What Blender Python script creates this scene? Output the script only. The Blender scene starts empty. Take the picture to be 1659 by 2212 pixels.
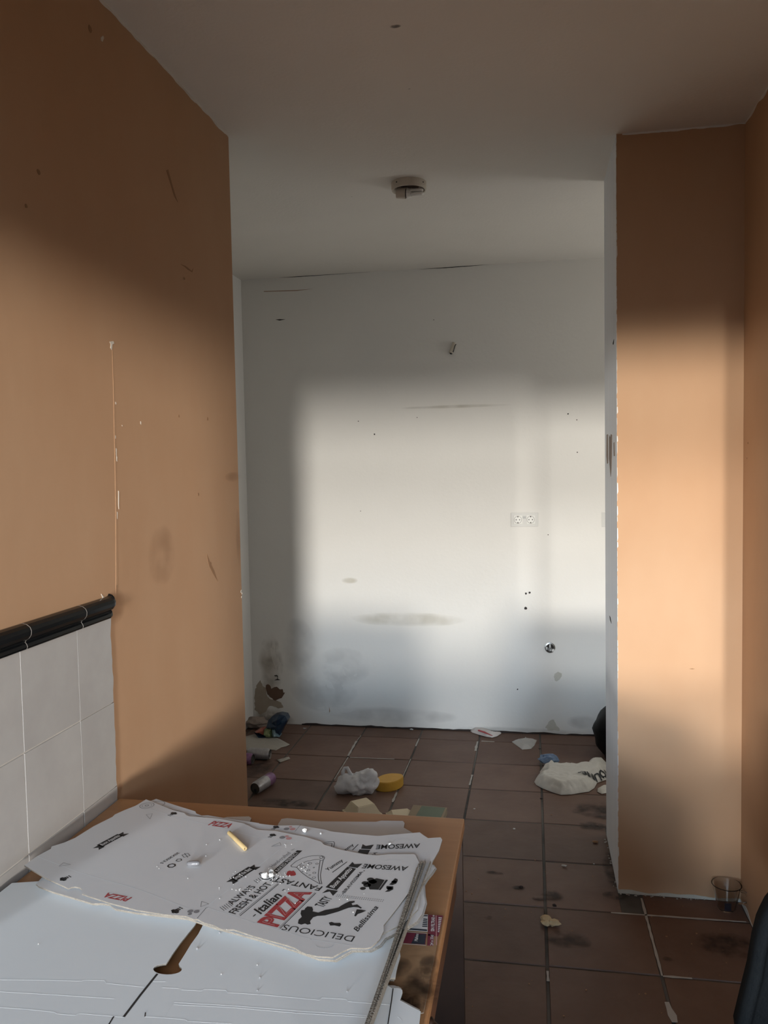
import bpy, bmesh, math, random
from mathutils import Vector, Matrix, noise
random.seed(7)
C = bpy.context.scene.collection
S = bpy.context.scene
R = math.radians

# ------------------------------------------------------------------ camera
F_PX, YAW, PITCH, ROLL, EYE = 1761.67, 0.17949, 0.05664, -0.019095, Vector((0, 0, 1.524))
cy, sy, cp, sp = math.cos(YAW), math.sin(YAW), math.cos(PITCH), math.sin(PITCH)
fwd = Vector((-sy * cp, cy * cp, -sp)); rgt = Vector((cy, sy, 0)); up = rgt.cross(fwd)
cr, sr = math.cos(ROLL), math.sin(ROLL)
rgt, up = cr * rgt + sr * up, -sr * rgt + cr * up
cam = bpy.data.cameras.new('camera'); cam_o = bpy.data.objects.new('camera', cam); C.objects.link(cam_o)
cam.sensor_fit = 'HORIZONTAL'; cam.sensor_width = 36; cam.lens = 36 * F_PX / 1659; cam.clip_start = 0.05
cam_o.matrix_world = Matrix(((rgt.x, up.x, -fwd.x, EYE.x), (rgt.y, up.y, -fwd.y, EYE.y), (rgt.z, up.z, -fwd.z, EYE.z), (0, 0, 0, 1)))
S.camera = cam_o

# ------------------------------------------------------------------ world, lights, exposure
w = bpy.data.worlds.new('world'); S.world = w; w.use_nodes = True
w.node_tree.nodes['Background'].inputs[0].default_value = (0.62, 0.72, 0.85, 1)
w.node_tree.nodes['Background'].inputs[1].default_value = 0.12
YW = -.35                                     # inner face of the window wall just behind the photographer
SUN_A, SUN_B, SUN_C, WIN_W, KIT_W = 2.55, 2.75, 1.75, 112.0, 10.5
def lamp(name, kind, energy, col, loc=(0, 0, 0), direction=None, **kw):
    l = bpy.data.lights.new(name, kind); l.energy = energy; l.color = col
    for k, v in kw.items(): setattr(l, k, v)
    o = bpy.data.objects.new(name, l); C.objects.link(o); o.location = loc
    if direction: o.rotation_euler = Vector(direction).to_track_quat('-Z', 'Y').to_euler()
    return o
A_DIR, B_DIR = -.165, .2662                     # two bright patches of low sky seen through the wide window
for nm, sl, e, an in (('low_light_right', A_DIR, SUN_A, 5.4), ('low_light_left', B_DIR, SUN_B, 3.4)):
    lamp(nm, 'SUN', e * .70, (1.0, 0.955, 0.88), (0, -3, 2), (sl, 1, -math.tan(R(2.4))), angle=R(an))
    lamp(nm + '_upper', 'SUN', e * .30, (0.97, 0.97, 0.96), (0, -3, 2.5), (sl, 1, -math.tan(R(8.8))), angle=R(an))
for nm, sl in (('blue_sky_right', A_DIR), ('blue_sky_left', B_DIR)):
    lamp(nm, 'SUN', .72, (0.54, 0.76, 1.0), (0, -3, 3), (sl, 1, -math.tan(R(13.5))), angle=R(7))
lamp('low_light_far_right', 'SUN', SUN_C, (1.0, 0.955, 0.90), (3, -3, 2), (-.74, 1, -math.tan(R(4.0))), angle=R(5.6))  # added sun, aimed to brighten the left wall alone
lamp('window_skylight', 'AREA', WIN_W, (0.74, 0.87, 1.0), (-.3, -2.5, 2.6), (0, 1, -0.35), shape='RECTANGLE', size=6.0, size_y=2.2)
lamp('kitchen_fill', 'AREA', KIT_W, (0.95, 0.95, 0.92), (2.15, 4.0, 1.5), (-1, 0, 0.1), shape='RECTANGLE', size=0.7, size_y=0.9)  # added fill that lifts the kitchen walls and ceiling; no window is seen there
S.view_settings.view_transform = 'Standard'; S.view_settings.look = 'None'
S.view_settings.exposure = 0.0; S.view_settings.gamma = 1.0; S.view_settings.use_curve_mapping = False

# ------------------------------------------------------------------ helpers
def ray(x, y): return fwd + rgt * ((x - 829.5) / F_PX) - up * ((y - 1106) / F_PX)
def onz(x, y, z=0.0): d = ray(x, y); return EYE + d * ((z - EYE.z) / d.z)
def onx(x, y, X): d = ray(x, y); return EYE + d * (X / d.x)
def ony(x, y, Y): d = ray(x, y); return EYE + d * (Y / d.y)

def link(name, me, mat=None, parent=None, smooth=False, **pr):
    o = bpy.data.objects.new(name, me); C.objects.link(o)
    if mat:
        for m in (mat if isinstance(mat, (list, tuple)) else [mat]): me.materials.append(m)
    if parent: o.parent = parent
    if smooth:
        for p in me.polygons: p.use_smooth = True
    for k, v in pr.items(): o[k] = v
    return o
def mesh(name, vs, fs, mat=None, parent=None, smooth=False, **pr):
    me = bpy.data.meshes.new(name); me.from_pydata([tuple(v) for v in vs], [], fs); me.update()
    return link(name, me, mat, parent, smooth, **pr)
def bm_obj(name, bm, mat=None, parent=None, smooth=False, **pr):
    bmesh.ops.recalc_face_normals(bm, faces=bm.faces[:])
    me = bpy.data.meshes.new(name); bm.to_mesh(me); bm.free()
    return link(name, me, mat, parent, smooth, **pr)
def empty(name, loc, **pr):
    o = bpy.data.objects.new(name, None); C.objects.link(o); o.location = loc; o.empty_display_size = .05
    for k, v in pr.items(): o[k] = v
    return o
def local(parent, o):
    """keep world coordinates of mesh o authored in world space under parent at translation"""
    o.data.transform(Matrix.Translation(-parent.location)); return o
def bx(bm, x0, x1, y0, y1, z0, z1, bev=0):
    r = bmesh.ops.create_cube(bm, size=1.0)
    for v in r['verts']:
        v.co = Vector(((x0 + x1) / 2 + v.co.x * (x1 - x0), (y0 + y1) / 2 + v.co.y * (y1 - y0), (z0 + z1) / 2 + v.co.z * (z1 - z0)))
    if bev:
        es = list({e for v in r['verts'] for e in v.link_edges})
        bmesh.ops.bevel(bm, geom=es, offset=bev, segments=2, affect='EDGES', profile=.6)
def box(name, x0, x1, y0, y1, z0, z1, mat, parent=None, bev=0, **pr):
    bm = bmesh.new(); bx(bm, x0, x1, y0, y1, z0, z1, bev); return bm_obj(name, bm, mat, parent, **pr)
def cyl(bm, p0, p1, r0, r1=None, seg=20, caps=True):
    p0, p1 = Vector(p0), Vector(p1); r1 = r0 if r1 is None else r1
    d = (p1 - p0); L = d.length
    M = Matrix.Translation((p0 + p1) / 2) @ d.to_track_quat('Z', 'Y').to_matrix().to_4x4()
    bmesh.ops.create_cone(bm, cap_ends=caps, segments=seg, radius1=r0, radius2=r1, depth=L, matrix=M)
def lathe(bm, prof, M=Matrix.Identity(4), seg=32, close=False):
    rings = []
    for r, z in prof:
        rings.append([bm.verts.new(M @ Vector((r * math.cos(2 * math.pi * i / seg), r * math.sin(2 * math.pi * i / seg), z))) for i in range(seg)])
    for a, b in zip(rings, rings[1:]):
        for i in range(seg): bm.faces.new((a[i], a[(i + 1) % seg], b[(i + 1) % seg], b[i]))
    if close: bm.faces.new(rings[0][::-1]); bm.faces.new(rings[-1])
def tube(bm, pts, r, seg=8):
    pts = [Vector(p) for p in pts]; rings = []
    for i, p in enumerate(pts):
        t = (pts[min(i + 1, len(pts) - 1)] - pts[max(i - 1, 0)]).normalized()
        q = t.to_track_quat('Z', 'Y'); rr = r[i] if isinstance(r, (list, tuple)) else r
        rings.append([bm.verts.new(p + q @ Vector((rr * math.cos(2 * math.pi * k / seg), rr * math.sin(2 * math.pi * k / seg), 0))) for k in range(seg)])
    for a, b in zip(rings, rings[1:]):
        for k in range(seg): bm.faces.new((a[k], a[(k + 1) % seg], b[(k + 1) % seg], b[k]))
    bm.faces.new(rings[0][::-1]); bm.faces.new(rings[-1])
def poly_curve(name, loops, thick):
    """flat polygon with holes (first loops are 2-D point lists) -> mesh in XY, z from 0 to thick"""
    cu = bpy.data.curves.new(name, 'CURVE'); cu.dimensions = '2D'; cu.fill_mode = 'BOTH'; cu.extrude = thick / 2
    for lp in loops:
        s = cu.splines.new('POLY'); s.points.add(len(lp) - 1); s.use_cyclic_u = True
        for p, q in zip(s.points, lp): p.co = (q[0], q[1], 0, 1)
    o = bpy.data.objects.new(name, cu); C.objects.link(o)
    dg = bpy.context.evaluated_depsgraph_get(); me = bpy.data.meshes.new_from_object(o.evaluated_get(dg))
    bpy.data.objects.remove(o); bpy.data.curves.remove(cu)
    me.transform(Matrix.Translation((0, 0, thick / 2))); me.name = name
    return me
def plate(bm, pts, M=None, th=0.0):
    """flat ngon from 3-D points, extruded by vector th if given"""
    vs = [bm.verts.new(p) for p in pts]
    f = bm.faces.new(vs)
    if th:
        r = bmesh.ops.extrude_face_region(bm, geom=[f])
        for v in [g for g in r['geom'] if isinstance(g, bmesh.types.BMVert)]: v.co += Vector(th)
    return f
def tri(bm): bmesh.ops.triangulate(bm, faces=[f for f in bm.faces if len(f.verts) > 4])
def ragged(pts, amp, step=0.02, seed=0):
    rnd = random.Random(seed); out = []
    for i, p in enumerate(pts):
        q = Vector(pts[(i + 1) % len(pts)]); p = Vector(p); n = max(1, int((q - p).length / step))
        for k in range(n): out.append(p.lerp(q, k / n) + Vector((rnd.uniform(-amp, amp), rnd.uniform(-amp, amp), 0)))
    return out

# ------------------------------------------------------------------ materials
def mat(name, col, rough=.8, col2=None, scale=6, amt=.5, bump=0, bscale=60, metal=0, stretch=(1, 1, 1), trans=0, ior=1.45, alpha=1, rand=0, spec=.5, detail=4, coat=0):
    m = bpy.data.materials.new(name); m.use_nodes = True; nt = m.node_tree; b = nt.nodes['Principled BSDF']
    b.inputs['Base Color'].default_value = (*col, 1); b.inputs['Roughness'].default_value = rough
    b.inputs['Metallic'].default_value = metal; b.inputs['IOR'].default_value = ior
    b.inputs['Transmission Weight'].default_value = trans; b.inputs['Alpha'].default_value = alpha
    b.inputs['Specular IOR Level'].default_value = spec; b.inputs['Coat Weight'].default_value = coat
    tc = nt.nodes.new('ShaderNodeTexCoord'); mp = nt.nodes.new('ShaderNodeMapping'); mp.inputs['Scale'].default_value = stretch
    nt.links.new(tc.outputs['Object'], mp.inputs['Vector']); vec = mp.outputs[0]
    if rand:
        oi = nt.nodes.new('ShaderNodeObjectInfo'); ad = nt.nodes.new('ShaderNodeVectorMath'); ad.operation = 'ADD'
        mu = nt.nodes.new('ShaderNodeMath'); mu.operation = 'MULTIPLY'; mu.inputs[1].default_value = 37
        nt.links.new(oi.outputs['Random'], mu.inputs[0]); nt.links.new(mu.outputs[0], ad.inputs[1]); nt.links.new(vec, ad.inputs[0]); vec = ad.outputs[0]
    last = None
    if col2:
        n = nt.nodes.new('ShaderNodeTexNoise'); n.inputs['Scale'].default_value = scale; n.inputs['Detail'].default_value = detail; n.inputs['Roughness'].default_value = .6
        nt.links.new(vec, n.inputs['Vector'])
        rp = nt.nodes.new('ShaderNodeValToRGB'); rp.color_ramp.elements[0].position = .5 - .5 * amt; rp.color_ramp.elements[1].position = .5 + .5 * amt
        rp.color_ramp.elements[0].color = (*col, 1); rp.color_ramp.elements[1].color = (*col2, 1)
        nt.links.new(n.outputs['Fac'], rp.inputs[0]); last = rp.outputs[0]
    if rand:
        hs = nt.nodes.new('ShaderNodeHueSaturation'); mr = nt.nodes.new('ShaderNodeMapRange')
        mr.inputs[3].default_value = 1 - rand; mr.inputs[4].default_value = 1 + rand
        nt.links.new(oi.outputs['Random'], mr.inputs[0]); nt.links.new(mr.outputs[0], hs.inputs['Value'])
        if last: nt.links.new(last, hs.inputs['Color'])
        else: hs.inputs['Color'].default_value = (*col, 1)
        last = hs.outputs[0]
    if last: nt.links.new(last, b.inputs['Base Color'])
    if bump:
        n2 = nt.nodes.new('ShaderNodeTexNoise'); n2.inputs['Scale'].default_value = bscale; n2.inputs['Detail'].default_value = 3
        nt.links.new(vec, n2.inputs['Vector']); bp = nt.nodes.new('ShaderNodeBump'); bp.inputs['Strength'].default_value = bump; bp.inputs['Distance'].default_value = .004
        nt.links.new(n2.outputs['Fac'], bp.inputs['Height']); nt.links.new(bp.outputs[0], b.inputs['Normal'])
    return m
M = {}
M['orange'] = mat('orange_paint', (.45, .262, .146), .8, (.51, .325, .197), 2.6, .7, .10, 30, stretch=(1, 1, .6), spec=.3)
M['white_wall'] = mat('white_wall_paint', (.78, .76, .72), .85, (.70, .68, .64), 1.3, .8, .2, 50, spec=.3)
M['ceiling'] = mat('ceiling_paint', (.78, .75, .70), .9, (.70, .67, .62), 1.6, .8, .18, 90, spec=.2)
M['reveal'] = mat('blue_grey_paint', (.76, .80, .85), .7, (.84, .87, .90), 9, .6, .2, 60, stretch=(3, 3, .35), spec=.4)
M['room_plain'] = mat('plain_room_paint', (.72, .62, .50), .9)
M['grout_floor'] = mat('floor_grout', (.030, .027, .024), .9, (.15, .14, .125), 2.2, .35, .3, 60)
M['floor_tile'] = mat('terracotta_tile', (.10, .052, .036), .55, (.17, .105, .077), 4.5, .7, .35, 30, rand=.16, spec=.35)
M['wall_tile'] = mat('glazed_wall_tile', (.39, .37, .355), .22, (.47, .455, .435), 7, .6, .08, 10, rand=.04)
M['grout_wall'] = mat('wall_tile_grout', (.60, .57, .52), .9, (.45, .42, .38), 20, .6)
M['trim'] = mat('black_glazed_ceramic', (.004, .005, .006), .16, spec=.3)
M['chip'] = mat('chipped_plaster', (.75, .70, .62), .95, (.6, .52, .42), 60, .7)
M['filler'] = mat('grey_filler', (.47, .45, .38), .95, (.60, .58, .52), 30, .7, .3, 80)
M['bare'] = mat('bare_brown_plaster', (.10, .055, .035), .95, (.15, .09, .06), 20, .7, .4, 60)
M['damp'] = mat('damp_stain', (.27, .215, .16), .95, (.40, .34, .27), 14, .8, .2, 60)
M['mark'] = mat('dark_mark', (.03, .026, .024), .9)
M['scuff'] = mat('brown_scuff', (.30, .165, .085), .9)
M['wear'] = mat('worn_brown_paint', (.30, .24, .20), .8, (.22, .17, .14), 30, .6)
M['plastic_white'] = mat('white_plastic', (.72, .71, .67), .4)
M['socket_frame'] = mat('greyed_white_frame', (.60, .59, .56), .45)
M['socket_grey'] = mat('grey_shadow_line', (.30, .29, .27), .6)
M['plastic_ivory'] = mat('ivory_plastic', (.62, .56, .47), .5, (.5, .44, .36), 20, .7)
M['glass_tube'] = mat('lamp_tube_glass', (.80, .78, .74), .15)
M['black'] = mat('black_plastic', (.008, .008, .009), .5)
M['metal'] = mat('brushed_metal', (.42, .42, .40), .35, (.25, .25, .24), 30, .7, metal=1)
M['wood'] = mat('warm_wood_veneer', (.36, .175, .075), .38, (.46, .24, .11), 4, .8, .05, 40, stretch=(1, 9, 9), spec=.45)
M['wood_side'] = mat('shaded_side_veneer', (.12, .055, .03), .5, (.16, .075, .04), 4, .8, stretch=(9, 1, 9))  # shade of the desk side is put into this veneer colour
M['wood_shade_dark'] = mat('shade_darkened_veneer', (.025, .013, .009), .5, (.04, .02, .013), 4, .8, stretch=(9, 1, 9))  # veneer colour darkened for the unlit panels; the dark handle shares it
M['card'] = mat('white_coated_card', (.60, .60, .61), .55, (.66, .66, .67), 3, .8, .012, 120, spec=.35)
M['card_in'] = mat('white_card_inside', (.74, .77, .79), .6, (.70, .73, .75), 2.5, .8, .012, 120, spec=.3)
M['kraft_edge'] = mat('corrugated_edge', (.13, .115, .095), .9, (.26, .235, .20), 90, .7, .6, 300)
M['kraft'] = mat('kraft_card', (.28, .165, .085), .85, (.34, .205, .11), 6, .8, .15, 60)
M['burn'] = mat('dark_burn_stain', (.045, .026, .016), .8, (.16, .095, .05), 18, .7)
M['ink'] = mat('black_print', (.016, .017, .019), .6)
M['ink_grey'] = mat('grey_print', (.22, .22, .23), .6)
M['ink_red'] = mat('red_print', (.38, .045, .05), .6)
M['ink_pink'] = mat('pale_red_print', (.55, .28, .28), .6)
M['ink_wine'] = mat('wine_print', (.17, .02, .045), .5)
M['ink_navy'] = mat('navy_print', (.02, .03, .05), .5)
M['ink_white'] = mat('white_print', (.72, .72, .72), .6)
M['crease'] = mat('pressed_crease', (.70, .73, .75), .6)
M['straw'] = mat('pale_yellow_tube', (.42, .31, .15), .6, (.34, .24, .11), 60, .7)
M['capsule'] = mat('grey_wax_bit', (.16, .16, .17), .25, spec=.8)
M['foam'] = mat('white_foam', (.47, .47, .46), .8)
M['bag_white'] = mat('thin_white_plastic', (.60, .60, .62), .35, (.70, .70, .72), 16, .8, .5, 40)
M['bag_cloth'] = mat('off_white_plastic_sack', (.52, .50, .45), .5, (.64, .62, .57), 12, .8, .4, 40)
M['blue_film'] = mat('blue_film', (.07, .13, .25), .4, (.22, .30, .42), 60, .6)
M['yellow'] = mat('yellow_plastic', (.55, .30, .035), .6, (.62, .35, .05), 30, .7, .2, 150)
M['cream'] = mat('cream_foam', (.66, .57, .40), .75, (.72, .62, .45), 20, .7, .1, 150)
M['green_card'] = mat('green_print_card', (.10, .13, .085), .6, (.14, .17, .11), 10, .7)
M['tan_card'] = mat('tan_card', (.26, .20, .13), .8, (.32, .25, .17), 10, .7)
M['paper'] = mat('newsprint', (.40, .37, .32), .9, (.33, .305, .265), 30, .5, stretch=(1, 8, 1))
M['can_grey'] = mat('grey_printed_can', (.26, .25, .25), .35, (.42, .40, .40), 40, .5, metal=.3)
M['can_purple'] = mat('purple_printed_can', (.16, .06, .15), .35, (.30, .16, .28), 50, .5, metal=.3)
M['can_dark'] = mat('can_lid_dark', (.10, .10, .085), .4, metal=.6)
M['snack'] = mat('dark_blue_foil', (.008, .014, .035), .25, (.02, .05, .09), 30, .6, .5, 30)
M['snack_red'] = mat('red_foil', (.30, .03, .025), .35, (.4, .18, .12), 60, .6)
M['snack_green'] = mat('green_foil', (.09, .14, .03), .35, (.30, .32, .18), 50, .5)
M['snack_cyan'] = mat('cyan_foil', (.10, .20, .25), .35, (.22, .30, .32), 50, .5)
M['wrap'] = mat('white_wrapper', (.50, .45, .42), .45, (.60, .56, .53), 30, .7, .4, 60)
M['clear'] = mat('clear_film', (.75, .73, .70), .25, trans=.0, alpha=.38)
M['cup'] = mat('clear_plastic_cup', (.93, .92, .90), .06, trans=1, ior=1.30)
M['trash'] = mat('black_bin_liner', (.002, .0025, .0025), .5, bump=.8, bscale=14, spec=.2)
M['chair'] = mat('blue_black_upholstery', (.003, .0045, .006), .85, (.005, .0065, .008), 90, .5, .3, 300, spec=.15)
M['bread'] = mat('dry_bread', (.48, .36, .20), .9, (.60, .48, .30), 40, .7, .6, 80)
M['crumb'] = mat('light_crumb', (.55, .50, .44), .9)
M['dirt'] = mat('dark_dirt', (.030, .020, .016), .8)
M['dust'] = mat('light_dust', (.40, .38, .35), .95)
def stain_mat(name, col, scale, lo, hi, rough=.7, amax=1):
    m = bpy.data.materials.new(name); m.use_nodes = True; nt = m.node_tree; b = nt.nodes['Principled BSDF']
    b.inputs['Base Color'].default_value = (*col, 1); b.inputs['Roughness'].default_value = rough
    tc = nt.nodes.new('ShaderNodeTexCoord'); n = nt.nodes.new('ShaderNodeTexNoise'); n.inputs['Scale'].default_value = scale; n.inputs['Detail'].default_value = 5
    g = nt.nodes.new('ShaderNodeUVMap')
    at = nt.nodes.new('ShaderNodeAttribute'); at.attribute_name = 'edge'
    nt.links.new(tc.outputs['Object'], n.inputs['Vector'])
    mu = nt.nodes.new('ShaderNodeMath'); mu.operation = 'MULTIPLY'; nt.links.new(n.outputs['Fac'], mu.inputs[0]); nt.links.new(at.outputs['Fac'], mu.inputs[1])
    mr = nt.nodes.new('ShaderNodeMapRange'); mr.inputs[1].default_value = lo; mr.inputs[2].default_value = hi; mr.inputs[4].default_value = amax
    nt.links.new(mu.outputs[0], mr.inputs[0]); nt.links.new(mr.outputs[0], b.inputs['Alpha']); nt.nodes.remove(g)
    return m
M['stain_dark'] = stain_mat('dark_soaked_stain', (.03, .018, .014), 22, .30, .62, .7, .75)
M['stain_wall'] = stain_mat('brown_wall_stain', (.33, .26, .18), 12, .25, .75, .9, .55)
M['stain_soft'] = stain_mat('faint_wall_stain', (.52, .47, .36), 7, .2, .7, .9, .4)
M['stain_grey'] = stain_mat('grey_wall_stain', (.42, .41, .40), 6, .25, .75, .9, .35)
M['stain_burn'] = stain_mat('brown_burn_stain', (.05, .028, .016), 30, .15, .6, .8, .6)
M['stain_orange'] = stain_mat('faint_brown_stain', (.30, .15, .07), 12, .2, .8, .9, .35)
def stain(name, c, ax, ay, rx, ry, m, parent, seg=28):
    """soft-edged decal: disc with an 'edge' attribute, centre 1, rim 0; ax, ay span its plane"""
    ax, ay = Vector(ax), Vector(ay); vs = [Vector(c)]; fs = []; at = [1.0]
    for k, rr in ((1, .45), (2, .75), (3, 1.0)):
        for i in range(seg):
            a = 2 * math.pi * i / seg; vs.append(Vector(c) + ax * (rx * rr * math.cos(a)) + ay * (ry * rr * math.sin(a))); at.append((.95, .6, 0)[k - 1])
    for i in range(seg):
        j = (i + 1) % seg; fs.append((0, 1 + i, 1 + j))
        for k in range(2): fs.append((1 + k * seg + i, 1 + (k + 1) * seg + i, 1 + (k + 1) * seg + j, 1 + k * seg + j))
    o = mesh(name, vs, fs, m, parent); a = o.data.attributes.new('edge', 'FLOAT', 'POINT')
    for i, v in enumerate(at): a.data[i].value = v
    return o

# ------------------------------------------------------------------ room shell
XL, XK, XR, XW = -.974, -1.654, .289, .697       # left wall, kitchen left wall, pier edge, right wall
YL, YP, YR, YB, ZC = 2.625, 2.900, 3.361, 4.594, 2.619
XE = 2.35; YS = .9
def wallbox(name, x0, x1, y0, y1, mats, z0=0.0, z1=ZC):
    """box with per-face materials: mats = dict(px,nx,py,ny)"""
    names = []; vs = [(x0, y0, z0), (x1, y0, z0), (x1, y1, z0), (x0, y1, z0), (x0, y0, z1), (x1, y0, z1), (x1, y1, z1), (x0, y1, z1)]
    fs = [(0, 1, 5, 4), (1, 2, 6, 5), (2, 3, 7, 6), (3, 0, 4, 7), (4, 5, 6, 7), (3, 2, 1, 0)]
    keys = [mats.get('ny'), mats.get('px'), mats.get('py'), mats.get('nx'), None, None]
    ml = []
    for k in keys:
        k = k or 'white_wall'
        if k not in ml: ml.append(k)
    o = mesh(name, vs, fs, [M[k] for k in ml], kind='structure')
    for p, k in zip(o.data.polygons, keys): p.material_index = ml.index(k or 'white_wall')
    return o
wall_left = wallbox('wall_left', XK - .1, XL, YS, YL, dict(px='orange', py='white_wall', ny='orange'))
wall_fl = wallbox('wall_far_left', -2.1, -2.0, YW - .2, YS, dict(px='room_plain'))
wallbox('wall_side_left', -2.1, XK - .1, YS, YS + .1, dict(ny='room_plain'))
wall_kl = wallbox('wall_kitchen_left', XK - .1, XK, YL, YB + .15, dict(px='white_wall'))
wall_back = wallbox('wall_back', XK, XE + .1, YB, YB + .15, dict(ny='white_wall'))
wall_pier = wallbox('wall_pier', XR, XE + .1, YP, YR, dict(ny='orange', nx='reveal', py='white_wall'))
wall_right = wallbox('wall_right', XW, XE + .1, 2.52, YP, dict(nx='orange', ny='orange'))
wall_far_right = wallbox('wall_far_right', XE, XE + .1, YW - .2, 2.52, dict(nx='room_plain'))
box('ceiling', -2.1, XE + .1, YW - .2, YB + .15, ZC, ZC + .12, M['ceiling'], kind='structure')
# unseen kitchen right wall, with a window opening added near the fill lamp
bm = bmesh.new()
bx(bm, XE, XE + .1, YR, 3.65, 0, ZC); bx(bm, XE, XE + .1, 4.35, YB, 0, ZC); bx(bm, XE, XE + .1, 3.65, 4.35, 0, 1.0); bx(bm, XE, XE + .1, 3.65, 4.35, 2.0, ZC)
bm_obj('wall_kitchen_right', bm, M['white_wall'], kind='structure')
# window wall behind the photographer: one wide opening
WX0, WX1, WZ0, WZ1 = -1.45, 1.30, .62, 2.07
bm = bmesh.new()
bx(bm, -2.0, WX0, YW - .2, YW, 0, ZC); bx(bm, WX1, XE, YW - .2, YW, 0, ZC); bx(bm, WX0, WX1, YW - .2, YW, 0, WZ0); bx(bm, WX0, WX1, YW - .2, YW, WZ1, ZC)
bm_obj('wall_rear', bm, M['room_plain'], kind='structure')
bm = bmesh.new()
for a in (WX0, WX1 - .035): bx(bm, a, a + .035, YW - .16, YW - .10, WZ0, WZ1)
bx(bm, WX0, WX1, YW - .16, YW - .10, WZ0, WZ0 + .035); bx(bm, WX0, WX1, YW - .16, YW - .10, WZ1 - .035, WZ1)
bm_obj('window_1', bm, M['plastic_white'], kind='structure')

# floor: recessed grout bed and separate terracotta tiles
floor = box('floor', -2.1, XE + .1, YW - .2, YB + .15, -.12, -.004, M['grout_floor'], kind='structure')
TS = .3327; U0, V0 = .0344, 3.4354; g = .0045
def solid(x, y):   # where walls stand
    if x < -2.0 or x > XE or y > YB or y < YW: return True
    if x < XK and y > YS: return True
    if x < XL and YS < y < YL: return True
    if y > YP and y < YR and x > XR: return True
    if x > XW and y > 2.52 and y < YR: return True
    return False
def tile_piece(name, x0, x1, y0, y1, z0, z1, m, parent, axis='z', bev=.0015):
    if axis == 'z':
        vs = [(x0, y0, z0), (x1, y0, z0), (x1, y1, z0), (x0, y1, z0), (x0 + bev, y0 + bev, z1), (x1 - bev, y0 + bev, z1), (x1 - bev, y1 - bev, z1), (x0 + bev, y1 - bev, z1)]
    c = Vector(((x0 + x1) / 2, (y0 + y1) / 2, z0)); vs = [Vector(v) - c for v in vs]
    fs = [(0, 1, 5, 4), (1, 2, 6, 5), (2, 3, 7, 6), (3, 0, 4, 7), (4, 5, 6, 7)]
    o = mesh(name, vs, fs, m, parent); o.location = c; return o
for i in range(-7, 8):
    for j in range(-12, 5):
        x0, x1 = U0 + i * TS + g, U0 + (i + 1) * TS - g; y0, y1 = V0 + j * TS + g, V0 + (j + 1) * TS - g
        x0 = max(x0, -2.0); x1 = min(x1, XE); y0 = max(y0, YW); y1 = min(y1, YB - .002)
        if y1 - y0 < .02 or x1 - x0 < .02: continue
        cs = [solid(a, b) for a in (x0 + .01, x1 - .01) for b in (y0 + .01, y1 - .01)]
        if all(cs) : continue
        # trim tiles to the walls they meet
        if any(cs):
            if x0 < XL < x1 and YS < (y0 + y1) / 2 < YL: x0 = XL
            if x0 < XK < x1 and (y0 + y1) / 2 > YL: x0 = XK
            if y0 < YS < y1 and (x0 + x1) / 2 < XL: y1 = YS
            if y0 < YL < y1 and (x0 + x1) / 2 < XL: y0 = YL
            if x0 < XR < x1 and YP < (y0 + y1) / 2 < YR: x1 = XR
            if y0 < YP < y1 and XR < (x0 + x1) / 2 < XW: y1 = YP
            if y0 < YR < y1 and (x0 + x1) / 2 > XR: y0 = YR
            if x0 < XW < x1 and 2.52 < (y0 + y1) / 2 < YP: x1 = XW
            if y0 < 2.52 < y1 and (x0 + x1) / 2 > XW: y1 = 2.52
        dz = random.uniform(-.0008, .0008)
        tile_piece('tile', x0, x1, y0, y1, -.004, 0 + dz - .0008, M['floor_tile'], floor)
# patches of pale mortar left in some joints
bm = bmesh.new()
def joint(pa, pb, wd=.010):
    a, b = onz(*pa), onz(*pb); n = Vector((-(b - a).y, (b - a).x, 0)).normalized() * wd / 2
    L = (b - a).length; k = max(2, int(L / .025)); l, r = [], []
    for t in range(k + 1):
        p = a.lerp(b, t / k); s = random.uniform(.5, 1.15); l.append(p + n * s); r.append(p - n * s * random.uniform(.7, 1.1))
    plate(bm, [Vector((q.x, q.y, .0006)) for q in l + r[::-1]], th=(0, 0, .0006))
for a, b, wd in [((770, 1601), (752, 1633), .012), ((752, 1636), (722, 1684), .006), ((905, 1596), (898, 1612), .010), ((887, 1640), (870, 1678), .005), ((756, 1636.5), (852, 1640), .008),
              ((1031.5, 1602), (1027, 1622), .015), ((1040, 1601), (1068, 1602.5), .010), ((1020, 1674), (1014, 1696), .010), ((857, 1712), (848, 1733), .013), ((1385.5, 1941), (1430, 2108), .011),
              ((1320, 1972), (1612, 1992), .010), ((1432, 2109), (1495, 2114), .010), ((1440, 2165), (1458, 2209), .022), ((1182.5, 2098), (1184, 2120), .012), ((780, 1589), (771, 1600), .005)]: joint(a, b, wd)
bmesh.ops.recalc_face_normals(bm, faces=bm.faces[:]); tri(bm)
o = bm_obj('joint_mortar', bm, M['dust'], floor); o['kind'] = 'stuff'; o['label'] = 'pale mortar residue in the joints'

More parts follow.
